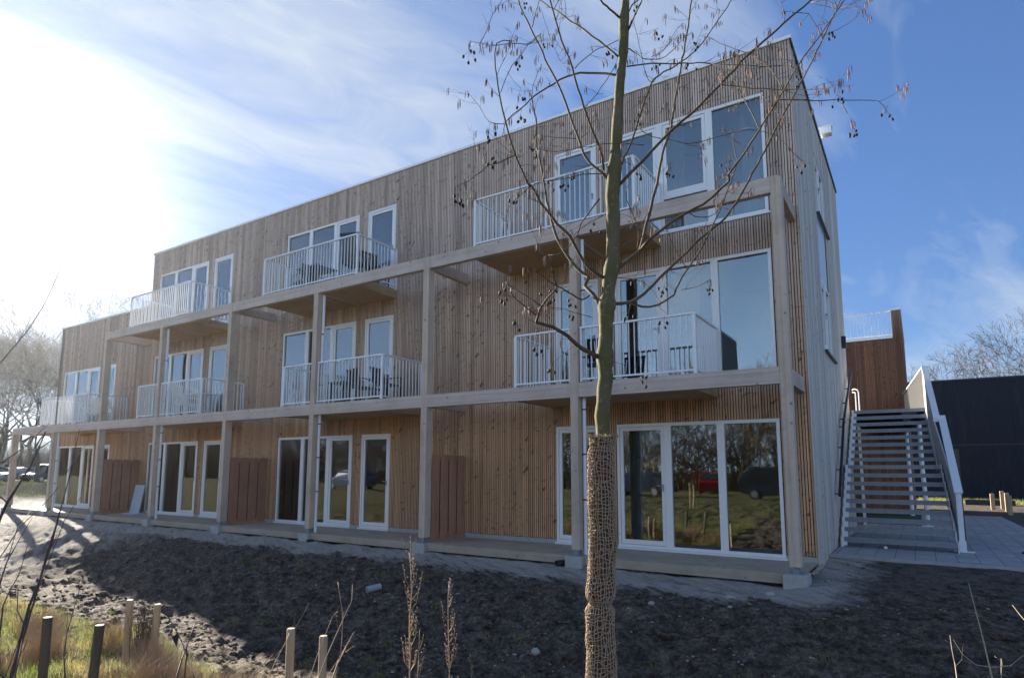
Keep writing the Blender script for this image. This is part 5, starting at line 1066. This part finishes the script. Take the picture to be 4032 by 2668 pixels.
grass('lawn_grass','bright backlit lawn beyond the left end of the block',9000,ff,.8,.012)
def fr(): return rnd.uniform(1.5,12),rnd.uniform(28.5,35),rnd.uniform(.05,.16)
grass('verge_grass','lit grass verge in front of the black shed',7000,fr,.8,.01)
# dry clump between the sunlit stakes
b=MB(); cx,cy=-5.45,-6.32; cz=hgt(cx,cy)
for _ in range(130):
    x=cx+rnd.gauss(0,.05); y=cy+rnd.gauss(0,.05); H=rnd.uniform(.35,.68); b.tube([(x,y,cz-.03),(x+rnd.gauss(0,.02),y+rnd.gauss(0,.02),cz+H*.6),(x+rnd.gauss(0,.05),y+rnd.gauss(0,.05),cz+H)],[.003,.0025,.0012],4,cap=False)
tag(b.build('shrub_clump',M['thornstem']),'dense clump of dark upright twigs between the sunlit stakes','shrub')
# ------------------------------------------------------------------ balcony furniture
def chair(label,mat,loc,rz,H=.95):
    T=thing('garden_chair',label,'chair',(0,0,0),'balcony chairs')
    b=MB(); 
    for k in range(6): b.box(-.24+k*.083,-.24+k*.083+.065,-.23,.22,.42,.445)
    b.build('seat',M[mat],T)
    b=MB()
    for k in range(6): x=-.24+k*.083; b.hexa([(x,.21,.45),(x+.06,.21,.45),(x+.06,.23,.45),(x,.23,.45),(x,.30,H),(x+.06,.30,H),(x+.06,.32,H),(x,.32,H)])
    b.box(-.25,.25,.298,.325,H-.03,H+.02); b.build('backrest',M[mat],T)
    for sx in (-.24,.22):
        for sy in (-.23,.2): b=MB(); b.box(sx,sx+.03,sy,sy+.03,0,.42); b.build('leg',M[mat],T)
        b=MB(); b.box(sx,sx+.035,-.23,.26,.62,.645); b.box(sx+.003,sx+.03,-.22,-.19,.445,.62); b.build('armrest',M[mat],T)
    T.location=loc; T.rotation_euler=(0,0,rz); return T
def table(label,mat,loc,r=.38,H=.72):
    T=thing('garden_table',label,'table',(0,0,0),'balcony tables'); b=MB(); b.box(-r,r,-r*.8,r*.8,H-.03,H); b.build('tabletop',M[mat],T)
    for sx in (-1,1):
        for sy in (-1,1): b=MB(); b.box(sx*(r-.05)-.018,sx*(r-.05)+.018,sy*(r*.8-.05)-.018,sy*(r*.8-.05)+.018,0,H-.03); b.build('leg',M[mat],T)
    T.location=loc; return T
z1,z2=3.025,6.025
chair('tall black slatted chair in the right corner of the middle top balcony','black',(-9.62,.42,z2),R(200),1.12)
chair('black chair with its back to the rail, right end of the middle top balcony','black',(-9.42,.95,z2),R(80),.92)
table('low black table at the left of the middle top balcony','black',(-11.4,.75,z2),.42,.72)
chair('black chair beside the low table on the middle top balcony','black',(-11.95,.8,z2),R(260),.86)
chair('black chair on the middle first floor balcony','black',(-9.6,.8,z1),R(170),.85)
table('small black table on the middle first floor balcony','black',(-10.2,.75,z1),.3,.6)
chair('black chair next to the side rail of the middle first floor balcony','black',(-8.75,.75,z1),R(95),.85)
chair('white slatted chair on the second first floor balcony from the left','white',(-17.2,.75,z1),R(185),.95)
table('white table on the second first floor balcony from the left','white',(-16.5,.8,z1),.4,.72)
chair('white slatted chair on the leftmost first floor balcony','white',(-23.4,.75,z1),R(150),.98)
chair('white chair at the middle of the leftmost first floor balcony','white',(-22.8,.9,z1),R(190),.95)
chair('black chair on the right first floor balcony behind the tree','black',(-3.3,.7,z1),R(180),.85)
# ------------------------------------------------------------------ sky, sun, camera
AZ,EL=74.5,18.5
sd=Vector((-math.sin(R(AZ))*math.cos(R(EL)),math.cos(R(AZ))*math.cos(R(EL)),math.sin(R(EL))))
su=bpy.data.lights.new('sun','SUN'); su.energy=SUN_E; su.angle=R(.55); su.color=(1,.90,.76)
so=bpy.data.objects.new('sun',su); col.objects.link(so); so.rotation_euler=sd.to_track_quat('Z','Y').to_euler(); so.location=(-20,8,20)
w=bpy.data.worlds.new('World'); scene.world=w; w.use_nodes=True; nt=w.node_tree; nt.nodes.clear()
class WN(NT):
    def __init__(s,t): s.t=t
q=WN(nt)
out=q.n('OutputWorld'); bg=q.n('Background'); q.l(bg.outputs[0],out.inputs[0])
sky=q.n('TexSky',sky_type='NISHITA'); sky.sun_disc=False; sky.sun_elevation=R(EL); sky.sun_rotation=R(360-AZ); sky.air_density=1.15; sky.dust_density=DUST; sky.ozone_density=2.2; sky.altitude=0
tc=q.n('TexCoord'); sp=q.n('SeparateXYZ'); q.l(tc.outputs['Generated'],sp.inputs[0]); X,Y,Z=sp.outputs
zc=q.math('ADD',q.math('MAXIMUM',Z,0.),.22)
u_=q.math('DIVIDE',X,zc); v_=q.math('DIVIDE',Y,zc)
ca,sa=math.cos(CLD[4]),math.sin(CLD[4])
ur=q.math('ADD',q.math('MULTIPLY',u_,ca),q.math('MULTIPLY',v_,sa)); vr=q.math('ADD',q.math('MULTIPLY',u_,-sa),q.math('MULTIPLY',v_,ca))
sv=q.vec(q.math('ADD',q.math('MULTIPLY',ur,CLD[0]),CLD[5]),q.math('ADD',q.math('MULTIPLY',vr,CLD[1]),CLD[6]),0.)
wrp=q.n('TexNoise'); wrp.inputs['Scale'].default_value=1.4; wrp.inputs['Detail'].default_value=4; q.l(sv,wrp.inputs['Vector'])
vm=q.n('VectorMath',operation='MULTIPLY_ADD'); q.l(wrp.outputs['Color'],vm.inputs[0]); vm.inputs[1].default_value=(.9,.9,0); q.l(sv,vm.inputs[2])
cn=q.noise(vm.outputs[0],CLD[2],9,.60)
big=q.noise(sv,.55,2,.5)
cn=q.math('ADD',cn,q.math('MULTIPLY',q.math('SUBTRACT',big,.5),.75))
cl=q.ramp(cn,[(CLD[3],0.),(CLD[3]+.12,.35),(CLD[3]+.28,1.)])
# closeness to the sun: thin cloud lights up around it
dt=q.n('VectorMath',operation='DOT_PRODUCT'); nm_=q.n('VectorMath',operation='NORMALIZE'); q.l(tc.outputs['Generated'],nm_.inputs[0]); q.l(nm_.outputs[0],dt.inputs[0]); dt.inputs[1].default_value=sd
cosd=q.math('MAXIMUM',dt.outputs['Value'],0.)
near=q.math('POWER',cosd,10.)
halo=q.math('POWER',cosd,80.)
opp=q.math('MULTIPLY',q.math('MAXIMUM',q.math('MULTIPLY',Y,-1.),0.),1.)
cloudc=q.vec(q.math('ADD',CB[0],q.math('MULTIPLY',near,CB[3])),q.math('ADD',CB[1],q.math('MULTIPLY',near,CB[3]*.98)),q.math('ADD',CB[2],q.math('MULTIPLY',near,CB[3]*.93)))
f1=q.math('ADD',q.math('MULTIPLY',cl,CLF),q.math('MULTIPLY',near,VEIL),clamp=True)
gm=q.n('Gamma'); gm.inputs[1].default_value=GAM; q.l(sky.outputs[0],gm.inputs[0]); skyc=q.mix(1,gm.outputs[0],SKT,'MULTIPLY')
c=q.mix(f1,skyc,cloudc)
hz=q.math('MULTIPLY',halo,HALO)
c=q.mix(1,c,q.vec(hz,q.math('MULTIPLY',hz,.97),q.math('MULTIPLY',hz,.90)),'ADD')
# thin bright overcast in the half of the sky behind the viewer
ov=q.math('MULTIPLY',q.math('MULTIPLY',opp,q.math('POWER',q.math('SUBTRACT',1.,q.math('MAXIMUM',Z,0.)),2.6)),OPP)
c=q.mix(1,c,q.vec(q.math('MULTIPLY',ov,.60),q.math('MULTIPLY',ov,.84),q.math('MULTIPLY',ov,1.16)),'ADD')
hzn=q.math('MULTIPLY',q.math('POWER',q.math('SUBTRACT',1.,q.math('ABSOLUTE',Z)),16.),2.6); c=q.mix(1,c,q.vec(q.math('MULTIPLY',hzn,.85),q.math('MULTIPLY',hzn,.95),hzn),'ADD')
q.l(c,bg.inputs[0]); bg.inputs[1].default_value=SKY_S
cam=bpy.data.cameras.new('camera'); co=bpy.data.objects.new('camera',cam); col.objects.link(co)
cr=Vector((0.83609633,0.54857006,0.0037179)); cu=Vector((0.06485313,-0.10557032,0.9922948)); cf=Vector((-0.54473572,0.82941292,0.12384344))
mw=Matrix((cr,cu,-cf)).transposed().to_4x4(); mw.translation=Vector((1.67055533,-10.1221514,1.46076476)); co.matrix_world=mw
cam.sensor_fit='HORIZONTAL'; cam.sensor_width=36; cam.lens=2487.143/4032*36; cam.shift_x=(2016-1979.057)/4032; cam.shift_y=(1542.616-1334)/4032; cam.clip_end=3000; cam.clip_start=.05
scene.camera=co
scene.view_settings.view_transform='Standard'; scene.view_settings.look='None'; scene.view_settings.exposure=EXPO; scene.view_settings.gamma=1
scene.render.engine='CYCLES'
